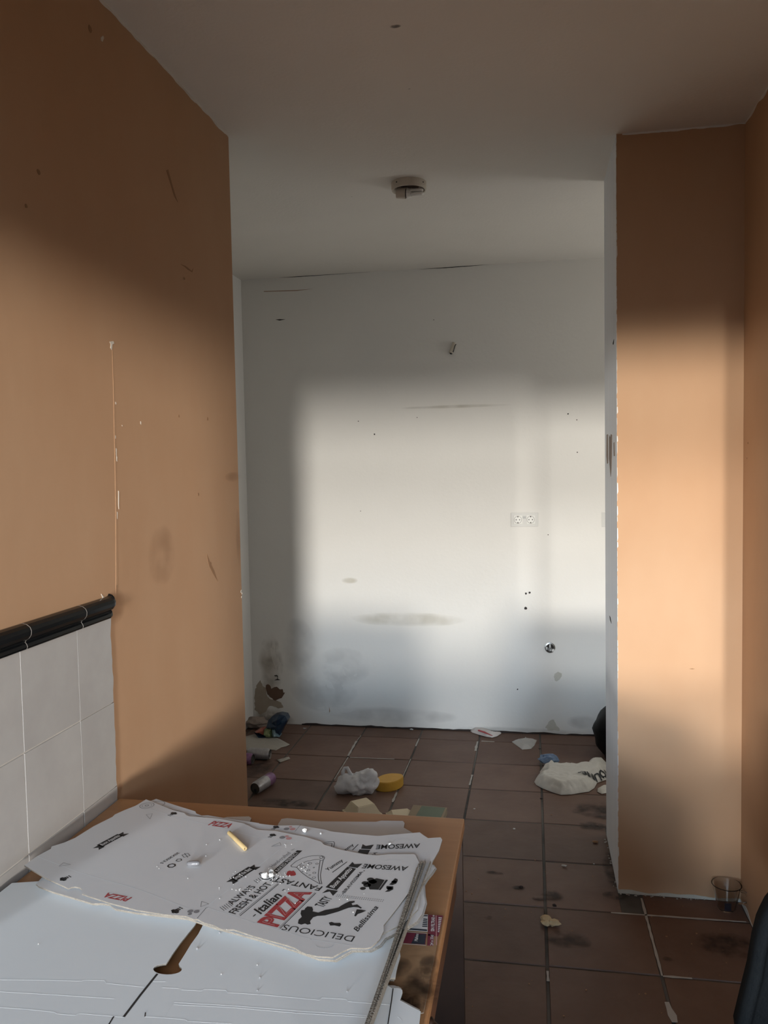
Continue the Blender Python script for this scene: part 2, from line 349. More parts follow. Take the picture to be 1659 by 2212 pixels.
# stains and dirt on the floor tiles
for (x, y, rx, ry, m) in [(1300, 1752, .18, .12, 'stain_dark'), (1285, 1785, .10, .06, 'stain_dark'), (1190, 1935, .06, .05, 'stain_dark'), (1120, 1918, .035, .02, 'stain_dark'), (1165, 1942, .05, .02, 'stain_dark'),
                          (1325, 1880, .05, .22, 'stain_dark'), (1068, 1886, .05, .02, 'stain_dark'), (1330, 1935, .06, .04, 'stain_dark'), (1225, 2030, .10, .07, 'stain_dark'), (560, 1660, .10, .16, 'stain_dark'),
                          (1054, 1983, .022, .02, 'stain_dark'), (1443, 2072, .022, .018, 'stain_dark'), (1570, 2040, .12, .10, 'stain_dark'), (620, 1735, .2, .06, 'stain_dark')]:
    c = onz(x, y); stain('floor_stain', (c.x, c.y, .0012), (1, 0, 0), (0, 1, 0), rx, ry, M[m], floor)

# ------------------------------------------------------------------ wall details
def wall_patch(name, pts, axis, val, m, parent, th=.0012, amp=0, seed=0, step=.01):
    f = {'x': onx, 'y': ony}[axis]; P = [f(x, y, val) for x, y in pts]
    if amp:
        rnd = random.Random(seed); out = []
        for i, p in enumerate(P):
            q = P[(i + 1) % len(P)]; n = max(1, int((q - p).length / step))
            for k in range(n):
                v = p.lerp(q, k / n)
                v.z += rnd.uniform(-amp, amp)
                if axis == 'y': v.x += rnd.uniform(-amp, amp)
                else: v.y += rnd.uniform(-amp, amp)
                out.append(v)
        P = out
    s = Vector((0, -th, 0)) if axis == 'y' else Vector((th if val < 0 else -th, 0, 0))
    bm = bmesh.new(); plate(bm, [p - s * .3 for p in P], th=s * 1.3); tri(bm)
    return bm_obj(name, bm, m, parent)
def dots(name, lst, axis, val, m, parent):
    f = {'x': onx, 'y': ony}[axis]
    for k, (x, y, r) in enumerate(lst):
        c = f(x, y, val); P = []
        for i in range(9):
            a = 2 * math.pi * i / 9; rr = r * random.uniform(.75, 1.15)
            P.append(c + (Vector((rr * math.cos(a), 0, rr * math.sin(a))) if axis == 'y' else Vector((0, rr * math.cos(a), rr * math.sin(a)))))
        s = Vector((0, -.0015, 0)) if axis == 'y' else Vector((.0015 if val < 0 else -.0015, 0, 0))
        bm = bmesh.new(); plate(bm, [p - s * .3 for p in P], th=s); bm_obj(name, bm, m, parent)
# back wall
dots('drill_hole', [(809, 938, .0045), (1136, 1282, .006), (1144, 1280, .006), (1135, 1314, .009), (1246, 907, .003), (1247, 977, .0035), (1227, 894, .004), (901, 902, .003), (774, 910, .003), (1118, 1489, .004), (779, 1104, .0025), (937, 691, .0025), (1184, 1155, .003)], 'y', YB, M['mark'], wall_back)
wall_patch('chipped_plaster', [(574, 1479), (581, 1478.5), (587, 1487), (593, 1485), (599, 1484), (604, 1489), (609, 1488), (612, 1490), (612, 1495), (616, 1497), (612, 1502), (609, 1507), (601, 1510), (595, 1513), (588, 1509), (580, 1503), (576, 1494), (574, 1485)], 'y', YB, M['bare'], wall_back, .002, .003, 1)
wall_patch('plaster_patch', [(556, 1477), (562, 1470), (568, 1482), (576, 1487), (577, 1505), (590, 1512), (607, 1518), (612, 1528), (600, 1530), (584, 1524), (574, 1538), (562, 1544), (551, 1534), (549, 1500)], 'y', YB, M['damp'], wall_back, .0012, .004, 2)
wall_patch('scratch', [(592, 1459), (598, 1458), (600.5, 1460), (600, 1466), (606, 1469), (592, 1469.5), (599, 1466), (599, 1461), (594, 1461)], 'y', YB, M['mark'], wall_back, .0015)
wall_patch('plaster_patch', [(1198, 1455), (1206, 1451), (1213, 1454), (1214, 1460), (1209, 1468), (1203, 1472), (1198, 1470), (1197, 1462)], 'y', YB, M['filler'], wall_back, .003, .002, 3)
wall_patch('plaster_patch', [(1186, 1559), (1193, 1553), (1201, 1562), (1210, 1579), (1184, 1578), (1178, 1572)], 'y', YB, M['filler'], wall_back, .0012, .004, 4)
wall_patch('scratch', [(595, 690.5), (604, 689.5), (617, 690), (604, 692.5)], 'y', YB, M['mark'], wall_back)
wall_patch('scratch', [(570, 629), (640, 627), (676, 624), (640, 628.4), (570, 630.2)], 'y', YB, M['scuff'], wall_back)
wall_patch('scratch', [(711, 1552 - 25), (713, 1536), (711.5, 1540)], 'y', YB, M['scuff'], wall_back)
wall_patch('ceiling_crack', [(553, 601), (640, 597), (700, 593.5), (750, 589.5), (800, 587.5), (750, 590.8), (640, 598.6)], 'y', YB, M['mark'], wall_back, .0012)
wall_patch('ceiling_crack', [(905, 582), (960, 578), (1010, 574.5), (1060, 571), (1010, 575.6), (960, 579.3)], 'y', YB, M['mark'], wall_back, .0012)
for x, y, rx, rz, m in [(755, 1254, .06, .022, 'stain_soft'), (880, 1338, .42, .05, 'stain_soft'), (985, 878, .38, .012, 'stain_soft'), (740, 1440, .22, .14, 'stain_grey'), (700, 1490, .26, .16, 'stain_grey'), (640, 1400, .16, .22, 'stain_grey'),
                        (585, 1440, .10, .25, 'stain_wall'), (575, 1550, .14, .10, 'stain_wall'), (840, 1545, .5, .06, 'stain_grey'), (1120, 1580, .5, .03, 'stain_grey'), (1260, 1560, .12, .05, 'stain_grey'), (605, 1560, .12, .06, 'stain_wall')]:
    c = ony(x, y, YB - .0006); stain('wall_stain', c, (1, 0, 0), (0, 0, 1), rx, rz, M[m], wall_back)
# ragged dark gap where back wall meets floor
P = []
for k in range(70):
    x = XK + .3 + k * .03; P.append(Vector((x, YB - .0015, .006 + .006 * noise.noise((x * 9, 0, 0)) + random.uniform(0, .004))))
bm = bmesh.new(); plate(bm, P + [Vector((P[-1].x, YB - .0015, .0)), Vector((P[0].x, YB - .0015, .0))], th=(0, .0012, 0)); tri(bm); bm_obj('floor_gap', bm, M['dirt'], wall_back)
# reveal (kitchen side of pier): worn stripes
wall_patch('worn_stripe', [(1311, 939), (1313.5, 938), (1314, 1000), (1312, 1002), (1310.5, 985)], 'x', XR, M['wear'], wall_pier)
wall_patch('worn_stripe', [(1316, 940), (1318, 946), (1320, 938), (1322.5, 940), (1322, 985), (1321, 1015), (1319.5, 1030), (1318, 1012), (1316, 990)], 'x', XR, M['wear'], wall_pier)
wall_patch('worn_stripe', [(1326, 957), (1327.5, 955), (1328.5, 985), (1326.5, 985)], 'x', XR, M['wear'], wall_pier)
wall_patch('scratch', [(1317, 1330), (1319, 1334), (1321, 1347), (1318.5, 1340)], 'x', XR, M['mark'], wall_pier)
wall_patch('scratch', [(1324, 742), (1326.5, 733), (1326, 742), (1325, 745)], 'x', XR, M['mark'], wall_pier)
# chipped paint down the pier edge, ragged paint lines at ceiling and floor
bm = bmesh.new(); rnd = random.Random(3)
z = .0
while z < ZC - .02:
    h = rnd.uniform(.01, .05); wd = rnd.uniform(.0005, .002) * (2.2 if rnd.random() < .18 else 1)
    plate(bm, [Vector((XR, YP - .0012, z)), Vector((XR + wd, YP - .0012, z + h * .3)), Vector((XR + wd * .7, YP - .0012, z + h)), Vector((XR, YP - .0012, z + h))], th=(0, .0012, 0)); z += h * rnd.choice((1, 1, 1.4))
bm_obj('chipped_edge', bm, M['white_wall'], wall_pier, kind='stuff')
def ragged_strip(name, x0, x1, y, z, hmin, hmax, m, parent, sgn=1, seed=0, axis='x'):
    rnd = random.Random(seed); n = int(abs(x1 - x0) / .012) + 2; P = []
    for k in range(n):
        t = x0 + (x1 - x0) * k / (n - 1); h = hmin + (hmax - hmin) * max(0, .5 + .9 * noise.noise((t * 14, seed, 0))) + rnd.uniform(0, .0015)
        P.append((t, z + sgn * h))
    bm = bmesh.new()
    if axis == 'x': plate(bm, [Vector((a, y - .0012, b)) for a, b in P] + [Vector((x1, y - .0012, z)), Vector((x0, y - .0012, z))], th=(0, .0012, 0))
    else:
        s = .0012 if y < 0 else -.0012
        plate(bm, [Vector((y + s, a, b)) for a, b in P] + [Vector((y + s, x1, z)), Vector((y + s, x0, z))], th=(-s, 0, 0))
    tri(bm); return bm_obj(name, bm, m, parent)
ragged_strip('paint_edge', XR + .02, XW, YP, ZC, .001, .010, M['ceiling'], wall_pier, -1, 1)
ragged_strip('paint_edge', XR, XW, YP, 0, .004, .017, M['filler'], wall_pier, 1, 2)
ragged_strip('paint_edge', 2.3, YP, XW, ZC, .001, .010, M['ceiling'], wall_right, -1, 3, 'y')
ragged_strip('paint_edge', 1.0, YL, XL, ZC, .001, .010, M['ceiling'], wall_left, -1, 4, 'y')
ragged_strip('paint_edge', 2.52, YP, XW, 0, .004, .02, M['filler'], wall_right, 1, 5, 'y')
wall_patch('scratch', [(1489, 1445), (1495, 1443.5), (1501, 1445), (1495, 1446)], 'y', YP, M['scuff'], wall_pier)
dots('drill_hole', [(1616, 957, .004), (1614, 990, .003)], 'x', XW, M['scuff'], wall_right)
# left wall marks
wall_patch('paint_chip', [(236, 738), (244, 737), (246, 742), (242, 744), (241, 756), (238, 752), (239, 744)], 'x', XL, M['chip'], wall_left, .0012)
wall_patch('paint_chip', [(217, 81), (222, 77), (224, 82), (221, 90), (218, 88)], 'x', XL, M['chip'], wall_left, .0012)
wall_patch('paint_chip', [(222, 1294), (218, 1283), (224, 1290), (229, 1291), (226, 1295)], 'x', XL, M['chip'], wall_left, .0012)
for (x, y, l) in [(248, 940, 8), (250, 968, 18), (251, 985, 12), (255, 1060, 40), (252, 1105, 16), (263, 918, 3), (303, 910, 7), (249, 868, 6)]:
    wall_patch('paint_chip', [(x, y), (x + 1.6, y + 2), (x + 1.4, y + l), (x + .2, y + l * .8)], 'x', XL, M['chip'], wall_left, .001)
wall_patch('plaster_seam', [(242, 755), (246, 830), (249, 940), (252, 1100), (254, 1270), (250, 1290), (249.5, 1100), (246.5, 940), (244, 830)], 'x', XL, M['orange'], wall_left, .0008)
wall_patch('scuff_mark', [(390, 571), (400, 574), (410, 582), (414, 586), (417, 580), (415, 588), (406, 583), (398, 576)], 'x', XL, M['scuff'], wall_left, .0008)
wall_patch('scuff_mark', [(359, 368), (363, 366), (371, 396), (378, 420), (384, 437), (376, 424), (369, 400)], 'x', XL, M['scuff'], wall_left, .0008)
dots('scuff_mark', [(386, 899, .004), (448, 905, .005), (428, 1068, .005), (454, 1218, .008), (194, 62, .008), (398, 602, .004), (83, 372, .006), (56, 445, .004)], 'x', XL, M['scuff'], wall_left)
wall_patch('scuff_mark', [(446, 1196), (450, 1205), (454, 1216), (462, 1232), (470, 1256), (459, 1238), (451, 1222)], 'x', XL, M['scuff'], wall_left, .0008)
for x, y, ry, rz in [(505, 1030, .10, .02), (515, 1160, .03, .12), (250, 1310, .06, .05), (350, 1200, .10, .10)]:
    c = onx(x, y, XL + .0008); stain('wall_stain', c, (0, 1, 0), (0, 0, 1), ry, rz, M['stain_orange'], wall_left)
dots('chipped_edge', [(521, 1278, .006), (523, 1282, .005), (522, 1290, .004)], 'x', XL, M['chip'], wall_left)
# ceiling marks
for x, y, r in [(855, 57, .02), (884, 192, .006), (760, 425, .006)]:
    c = onz(x, y, ZC - .0008); stain('ceiling_mark', c, (1, 0, 0), (0, 1, 0), r, r * .6, M['stain_dark'], bpy.data.objects['ceiling'])

# glazed white wall tiles (separate) with black bullnose trim
TW = .2005; YT1 = 1.742; zt = 1.183; PRO = .005
yj = 1.597                       # a vertical joint
bm = bmesh.new(); bx(bm, XL, XL + .0028, YS + .002, YT1 - .006, 0, zt); grb = bm_obj('tile_grout', bm, M['grout_wall'], wall_left)
def wtile(y0, y1, z0, z1, rag=False, seed=0):
    b = .0012; x0, x1 = XL + .002, XL + PRO
    if not rag:
        vs = [(x0, y0, z0), (x0, y1, z0), (x0, y1, z1), (x0, y0, z1), (x1, y0 + b, z0 + b), (x1, y1 - b, z0 + b), (x1, y1 - b, z1 - b), (x1, y0 + b, z1 - b)]
        fs = [(4, 5, 6, 7), (0, 1, 5, 4), (1, 2, 6, 5), (2, 3, 7, 6), (3, 0, 4, 7)]
        c = Vector((XL, (y0 + y1) / 2, (z0 + z1) / 2))
        o = mesh('tile', [Vector(v) - c for v in vs], fs, M['wall_tile'], wall_left); o.location = c
    else:
        rnd = random.Random(seed); n = 14
        rp = [(y1 + .006 * noise.noise((seed, k * .4, 0)) - rnd.uniform(0, .002), z0 + (z1 - z0) * k / n) for k in range(n + 1)]
        P = [Vector((x1, y0, z0))] + [Vector((x1, a, b_)) for a, b_ in rp] + [Vector((x1, y0, z1))]
        bm = bmesh.new(); plate(bm, P, th=(x0 - x1, 0, 0)); tri(bm); c = Vector((XL, (y0 + y1) / 2, (z0 + z1) / 2))
        bmesh.ops.translate(bm, verts=bm.verts, vec=-c); o = bm_obj('tile', bm, M['wall_tile'], wall_left); o.location = c
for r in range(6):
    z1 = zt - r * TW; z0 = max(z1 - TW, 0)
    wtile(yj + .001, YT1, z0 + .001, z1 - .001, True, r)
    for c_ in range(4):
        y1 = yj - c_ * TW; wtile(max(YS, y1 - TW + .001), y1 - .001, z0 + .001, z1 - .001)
# black trim: ogee profile, separate pieces
prof = [(.0, 0), (.010, 0), (.012, .004), (.010, .010), (.007, .013), (.009, .017), (.016, .021), (.021, .028), (.022, .036), (.019, .043), (.012, .048), (.004, .050), (0, .050)]
trim_joints = [YT1 + .004, 1.612, 1.412, 1.212, 1.012, YS - .0]
trim = empty('trim_1', (XL, 1.6, zt), kind='structure')
for k in range(5):
    y1, y0 = trim_joints[k] - .0008, trim_joints[k + 1] + .0008
    bm = bmesh.new(); n = len(prof); ring = []
    for (yy, s) in ([(y0, 1), (y1, 1)] if k else [(y0, 1), (y1 - .012, 1), (y1 - .004, .93), (y1, .75)]):
        ring.append([bm.verts.new((a * s, yy - 1.6, b + (1 - s) * .02)) for a, b in prof])
    for A, B in zip(ring, ring[1:]):
        for i in range(n - 1): bm.faces.new((A[i], A[i + 1], B[i + 1], B[i]))
    bm.faces.new(ring[0][::-1]); bm.faces.new(ring[-1])
    bm_obj('trim_piece', bm, M['trim'], trim, smooth=False)
    if k:
        bm = bmesh.new(); y2 = trim_joints[k]
        A = [bm.verts.new((a * .99 + .0004, y2 - .0009 - 1.6, b)) for a, b in prof]; B = [bm.verts.new((a * .99 + .0004, y2 + .0009 - 1.6, b)) for a, b in prof]
        for i in range(n - 1): bm.faces.new((A[i], A[i + 1], B[i + 1], B[i]))
        bm_obj('joint_line', bm, M['grout_wall'], trim)

# ------------------------------------------------------------------ fittings on wall and ceiling
# ceiling lamp base with compact tube bulb
lc = onz(883, 395, ZC)
lampo = empty('ceiling_lamp', lc, label='round white ceiling lamp base without its shade, small energy saving bulb lying sideways', category='ceiling lamp')
bm = bmesh.new(); lathe(bm, [(.0, 0), (.068, 0), (.068, -.022), (.066, -.030), (.062, -.030), (.060, -.012), (0, -.012)], seg=40); bm_obj('base', bm, M['plastic_ivory'], lampo, smooth=False)
bm = bmesh.new(); lathe(bm, [(.058, -.0125), (.058, -.016), (0, -.016)], seg=32); bx(bm, -.03, .04, -.01, .02, -.026, -.014); bx(bm, -.045, -.02, .01, .03, -.024, -.014); bm_obj('fitting_plate', bm, M['wear'], lampo)
bm = bmesh.new(); cyl(bm, (-.046, -.015, -.040), (-.010, -.015, -.044), .020, .021, 24); bm_obj('bulb_socket', bm, M['plastic_ivory'], lampo, smooth=False)
bm = bmesh.new(); cyl(bm, (-.010, -.015, -.044), (-.006, -.015, -.044), .0175, .0175, 24); bm_obj('bulb_ring', bm, M['black'], lampo)
bm = bmesh.new(); cyl(bm, (-.006, -.015, -.044), (.012, -.015, -.045), .021, .015, 24); bm_obj('bulb_base', bm, M['plastic_white'], lampo)
for dy, dz in ((-.010, .006), (-.010, -.007), (.010, .0)):
    bm = bmesh.new(); pts = [(.010, dy - .021, -.045 + dz), (.050, dy - .021, -.046 + dz)] + [(.050 + .0055 * math.sin(a), dy - .0155 - .0055 * math.cos(a), -.046 + dz) for a in (.5, 1, 1.57, 2.1, 2.6)] + [(.050, dy - .010, -.046 + dz), (.010, dy - .010, -.045 + dz)]
    tube(bm, pts, .0048, 8); bm_obj('bulb_tube', bm, M['glass_tube'], lampo, smooth=True)
bm = bmesh.new()
for a in (.5, 2.2): cyl(bm, (.0685 * math.cos(a + 3.6), .0685 * math.sin(a + 3.6), -.012), (.067 * math.cos(a + 3.6), .067 * math.sin(a + 3.6), -.012), .003, seg=8)
bm_obj('screw', bm, M['black'], lampo, kind='stuff')

def socket(cx_, cz, n, name, label, group=None, x=None):
    o = empty(name, (cx_, YB, cz), label=label, category='wall socket')
    if group: o['group'] = group
    wd = .150 if n == 2 else .11
    bm = bmesh.new(); bx(bm, -wd / 2, wd / 2, -.004, 0, -.039, .039, .002); bm_obj('frame', bm, M['socket_frame'], o)
    for k in range(n):
        px = (-.036 + .070 * k) if n == 2 else -.0
        bm = bmesh.new(); bx(bm, px - .024, px + .024, -.007, -.003, -.024, .024, .0015); pl = bm_obj('socket_insert', bm, M['plastic_white'], o)
        bm = bmesh.new(); lathe(bm, [(.0212, -.0068), (.0212, -.0078), (.0190, -.0078), (.0190, -.0066), (.0, -.0066)], Matrix.Translation((px, -.0, 0)) @ Matrix.Rotation(R(90), 4, 'X') @ Matrix.Scale(-1, 4, (0, 0, 1)), 28); bm_obj('socket_ring', bm, M['socket_grey'], pl)
        bm = bmesh.new(); lathe(bm, [(.0180, -.0078), (.0, -.0078)], Matrix.Translation((px, 0, 0)) @ Matrix.Rotation(R(90), 4, 'X') @ Matrix.Scale(-1, 4, (0, 0, 1)), 28); bm_obj('socket_well', bm, M['plastic_white'], pl)
        bm = bmesh.new()
        for dx, dz, r in ((-.0095, 0, .0029), (.0095, 0, .0029), (0, .0165, .0032), (0, -.0165, .0032)): cyl(bm, (px + dx, -.0095, dz), (px + dx, -.006, dz), r, seg=10)
        bm_obj('contact_hole', bm, M['mark'], pl, kind='stuff')
    if n == 2: box('middle_tab', -.0095, .0075, -.0075, -.003, .006, .019, M['foam'], o)
    return o
c = ony(1133, 1122.5, YB); socket(c.x, c.z, 2, 'double_wall_socket', 'white double power socket with square frame on the white back wall')
c = ony(1322, 1122.5, YB); socket(c.x, c.z, 1, 'wall_socket', 'white socket frame on back wall half hidden by the pier edge')
# drain outlet
c = ony(1188, 1399, YB); o = empty('drain_outlet', c, label='round metal pipe outlet low on the white back wall', category='pipe outlet')
Mx = Matrix.Rotation(R(90), 4, 'X')
bm = bmesh.new(); lathe(bm, [(.029, 0), (.029, .003), (.022, .005), (.021, .001), (.0, .001)], Mx, 32); bm_obj('flange', bm, M['metal'], o)
bm = bmesh.new(); lathe(bm, [(.021, .0015), (0, .0015)], Mx, 24); bm_obj('opening', bm, M['mark'], o)
bm = bmesh.new(); lathe(bm, [(.011, .001), (.011, .012), (.006, .012), (.006, .004), (0, .004)], Matrix.Translation((0, 0, -.008)) @ Mx, 20); bm_obj('nozzle', bm, M['metal'], o)
bm = bmesh.new(); bx(bm, -.004, .004, -.008, 0, 0, .020); bx(bm, .010, .024, -.005, 0, -.02, -.006); bx(bm, -.024, -.014, -.004, 0, -.012, .004); bm_obj('clip', bm, M['plastic_white'], o)
# tube stub under the ceiling
c = ony(978, 752, YB); o = empty('conduit_stub', c, label='short tilted wall plug stub sticking out high on the back wall', category='conduit')
d = Vector((.010, 0, .029))
bm = bmesh.new(); cyl(bm, -d + Vector((0, -.012, 0)), d + Vector((0, -.008, 0)), .012, .010, 16, caps=False); bmesh.ops.solidify(bm, geom=bm.faces[:], thickness=.0012); bm_obj('tube', bm, M['plastic_ivory'], o)
bm = bmesh.new(); tube(bm, [(-.012, -.016, -.030), (-.004, -.024, -.034)], .005, 6); tube(bm, [(.004, -.021, -.026), (.009, -.021, -.010), (.0155, -.019, .012), (.021, -.021, .018)], .0024, 6); bm_obj('wire', bm, M['black'], o)

# ------------------------------------------------------------------ desk
TZ = .75; DX1 = -.1505; DX0 = XL + .007; DY1 = 1.7455; DY0 = .25
desk = empty('desk', ((DX0 + DX1) / 2, (DY0 + DY1) / 2, 0), label='brown wood veneer desk under the flattened boxes beside the tiled wall', category='desk')
def dpart(name, x0, x1, y0, y1, z0, z1, m, bev=0, parent=None):
    c = desk.location; return box(name, x0 - c.x, x1 - c.x, y0 - c.y, y1 - c.y, z0, z1, m, parent or desk, bev)
dpart('desktop', DX0, DX1, DY0, DY1, TZ - .024, TZ, M['wood'], .003)
dpart('end_panel', DX0 + .01, DX1 - .004, DY1 - .024, DY1 - .004, 0, TZ - .024, M['wood_shade_dark'])
dpart('end_panel', DX0 + .01, DX1 - .004, DY0 + .004, DY0 + .024, 0, TZ - .024, M['wood_shade_dark'])
dpart('back_panel', DX0 + .01, DX0 + .026, DY0 + .024, DY1 - .024, .15, TZ - .024, M['wood_shade_dark'])
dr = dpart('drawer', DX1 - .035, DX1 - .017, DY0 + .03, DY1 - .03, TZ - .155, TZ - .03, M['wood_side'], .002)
hc = onx(956, 2155, DX1 - .012); hc = Vector((DX1 - .012, 1.165, TZ - .095)); bm = bmesh.new()
pts = [hc - desk.location + Vector((.020 * math.sin(a) * 1.0 + 0, .048 * math.cos(a), 0)) for a in [k * math.pi / 12 for k in range(13)]]
tube(bm, pts, [.011] + [.006] * 11 + [.011], 10); bm_obj('handle', bm, M['wood_shade_dark'], dr, smooth=True)

# ------------------------------------------------------------------ flattened pizza boxes
def c1(x, y): return (x / 2.9625, 1680 + y / 2.9625)
def c2(x, y): return (440 + x / 2.765, 1740 + y / 2.765)
def c3(x, y): return (780 + x / 5.925, 1900 + y / 5.925)
def q1(x, y): return (440 + x / 5.925, 1780 + y / 5.925)
def rr_(x, y): return (620 + x / 4.8794, 1780 + y / 4.88)
def sheet(name, px, z, th, m_top, parent=None, holes=(), pre=None, off=(0, 0), **pr):
    loops = [[(p.x + off[0], p.y + off[1]) for p in (onz(x, y, z + th) for x, y in L)] for L in [px] + list(holes)]
    if pre: loops[0] += pre
    me = poly_curve(name, loops, th)
    cx_ = sum(p[0] for p in loops[0]) / len(loops[0]); cy_ = sum(p[1] for p in loops[0]) / len(loops[0])
    me.transform(Matrix.Translation((-cx_, -cy_, 0)))
    o = link(name, me, [m_top, M['kraft_edge']], parent); o.location = (cx_, cy_, z)
    for p in me.polygons: p.material_index = 0 if abs(p.normal.z) > .5 else 1
    for k, v in pr.items(): o[k] = v
    return o
top_px = [c1(155, 560), c1(235, 503), c1(325, 455), c1(330, 440), c1(410, 415), c1(480, 385), c1(600, 310), c1(720, 250), c1(735, 235), c1(795, 208), c1(870, 178), c1(935, 138),
          c1(1040, 180), c1(1100, 205), c1(1180, 225), c1(1192, 238), c1(1210, 247), c1(1235, 248), c1(1400, 262), c1(1560, 292), c2(320, 145), c2(430, 152), c2(560, 178), c2(600, 185), c2(700, 215), c2(720, 235), c2(750, 242), c2(800, 260), c2(950, 290), c2(1040, 298), c2(1110, 290), c2(1250, 290),
          c2(1262, 292), c2(1275, 315), c2(1290, 345), c2(1280, 420), c2(1240, 500), c2(1150, 620), c2(1075, 715), c2(1075, 750), c2(1050, 800), c2(1000, 845), c2(970, 852), c2(880, 850), c2(830, 870), c2(770, 905), c2(680, 900), c2(610, 885), c2(580, 872), c2(545, 850), c2(500, 835), c2(300, 780), c2(180, 740), c2(110, 740), c2(60, 715), c2(5, 700),
          c1(1265, 905), c1(1240, 905), c1(1190, 885), c1(1060, 875), c1(870, 845), c1(700, 800), c1(560, 755), c1(524, 742), c1(525, 715), c1(510, 702), c1(480, 697), c1(450, 702), c1(438, 708), c1(400, 690), c1(290, 640)]
sec_px = [c1(1000, 135), c1(1120, 175), c1(1250, 215), c1(1256, 228), c1(1290, 242), c1(1330, 240), c1(1460, 262), c1(1659, 290), c2(330, 108), c2(430, 120), c2(560, 118), c2(620, 126), c2(730, 145), c2(760, 155), c2(900, 170), c2(1040, 182), c2(1110, 175), c2(1200, 168), c2(1290, 160), c2(1310, 175), c2(1340, 195), c2(1415, 190), c2(1425, 205), c2(1405, 270), c2(1370, 330), c2(1330, 440), c2(1300, 470),
          c2(1280, 620), c2(1200, 700), c2(1000, 800), c2(600, 840), c2(200, 700), c1(1200, 840), c1(700, 740), c1(500, 640), c1(330, 560), c1(700, 300), c1(900, 170)]
third_px = [c1(960, 170), c1(1250, 250), c1(1659, 330), c2(700, 230), c2(1250, 330), c2(1340, 345), c2(1365, 350), c2(1380, 372), c2(1360, 400), c2(1330, 435), c2(1310, 470), c2(1314, 535), c2(1322, 578), c2(1302, 645), c2(1270, 690), c2(1190, 738), c2(1080, 790), c2(1050, 830), c2(990, 862), c2(880, 862), c2(780, 920), c2(680, 912), c2(540, 862), c2(300, 790), c2(60, 725),
            c1(1190, 895), c1(870, 860), c1(730, 835), c1(700, 808), c1(650, 800), c1(590, 802), c1(500, 775), c1(330, 725), c1(240, 690), c1(285, 640), c1(400, 470), c1(720, 270)]
Z0 = TZ + .001
# big open boxes lying inside up at the front
hole = [(446, 1980), (442, 1990), (436, 2003), (428, 2018), (412, 2040), (400, 2060), (386, 2082)]
hole += [(362 + 31 * math.cos(a), 2093.5 + 11.5 * math.sin(a)) for a in [-.6 + k * 5.04 / 16 for k in range(17)]] + [(359, 2082), (372, 2062), (389, 2038), (405, 2018), (420, 2000), (430, 1982)]
def white_outline(z, dx=0.0, dy=0.0):
    right = [(874.5, 2003), (874, 2012), (869.5, 2036.7), (865, 2046), (863.5, 2053.6), (865, 2066), (859, 2085.7), (856, 2099), (853.8, 2113), (847, 2112.5), (841, 2114.5), (836, 2120), (836.5, 2127.8), (845.8, 2133.8), (857, 2134), (862.7, 2134.6), (869, 2138.5), (869.5, 2145), (864.4, 2160.8), (909, 2185), (905.7, 2212), (898, 2250)]
    P = [onz(x, y, z) for x, y in right]; P = [(p.x + dx, p.y + dy) for p in P]
    L = [onz(x, y, z) for x, y in [(820, 1995), (600, 1960), (300, 1925), (140, 1900)]]
    P += [(-.20 + dx, .62 + dy), (-.60 + dx, .60 + dy), (XL + .018 + dx * .2, .62 + dy)]
    P += [(XL + .018 + dx * .2, onz(0, 1984, z).y), (XL + .020 + dx * .2, onz(83, 1912, z).y)] + [(p.x, p.y) for p in reversed(L)]
    return P
def white_sheet(z, th, dx, dy, label, hole_on=True, group=None):
    P = white_outline(z + th, dx, dy); loops = [P]
    if hole_on: loops.append([(p.x, p.y) for p in (onz(x, y, z + th) for x, y in hole)])
    me = poly_curve('pizza_box_blank', loops, th); cx_, cy_ = -.55, .95; me.transform(Matrix.Translation((-cx_, -cy_, 0)))
    o = link('pizza_box_blank', me, [M['card_in'], M['kraft_edge']]); o.location = (cx_, cy_, z); o['label'] = label; o['category'] = 'pizza box'
    for p in me.polygons: p.material_index = 0 if abs(p.normal.z) > .5 else 1
    if group: o['group'] = group
    return o
NL = 5; th = .0026; zz = Z0
offs = [(.002, .004), (-.006, .002), (.003, -.004), (-.003, .005), (.002, .0), (-.002, -.002)]
under_lbl = 'flattened white pizza box under the front pile, only its brown edges showing'
for k in range(NL - 1):
    white_sheet(zz, th, offs[k][0] - .004, offs[k][1], under_lbl, True, 'pizza boxes underneath the front pile'); zz += th + .0003
wtop = white_sheet(zz, th, 0, 0, 'large blank white pizza box, inside up, with brown slot and round hole'); ZW = zz + th
def strip(bm, pts, wpx, z, h, parent_loc):
    """thin raised/printed line along px points lying on height z, width in metres"""
    P = [onz(x, y, z) for x, y in pts]
    for a, b in zip(P, P[1:]):
        n = Vector((-(b - a).y, (b - a).x, 0))
        if n.length == 0: continue
        n = n.normalized() * wpx / 2; e = (b - a).normalized() * wpx * .3
        plate(bm, [q - parent_loc for q in (a - n - e, b - n + e, b + n + e, a + n - e)], th=(0, 0, h))
bm = bmesh.new()
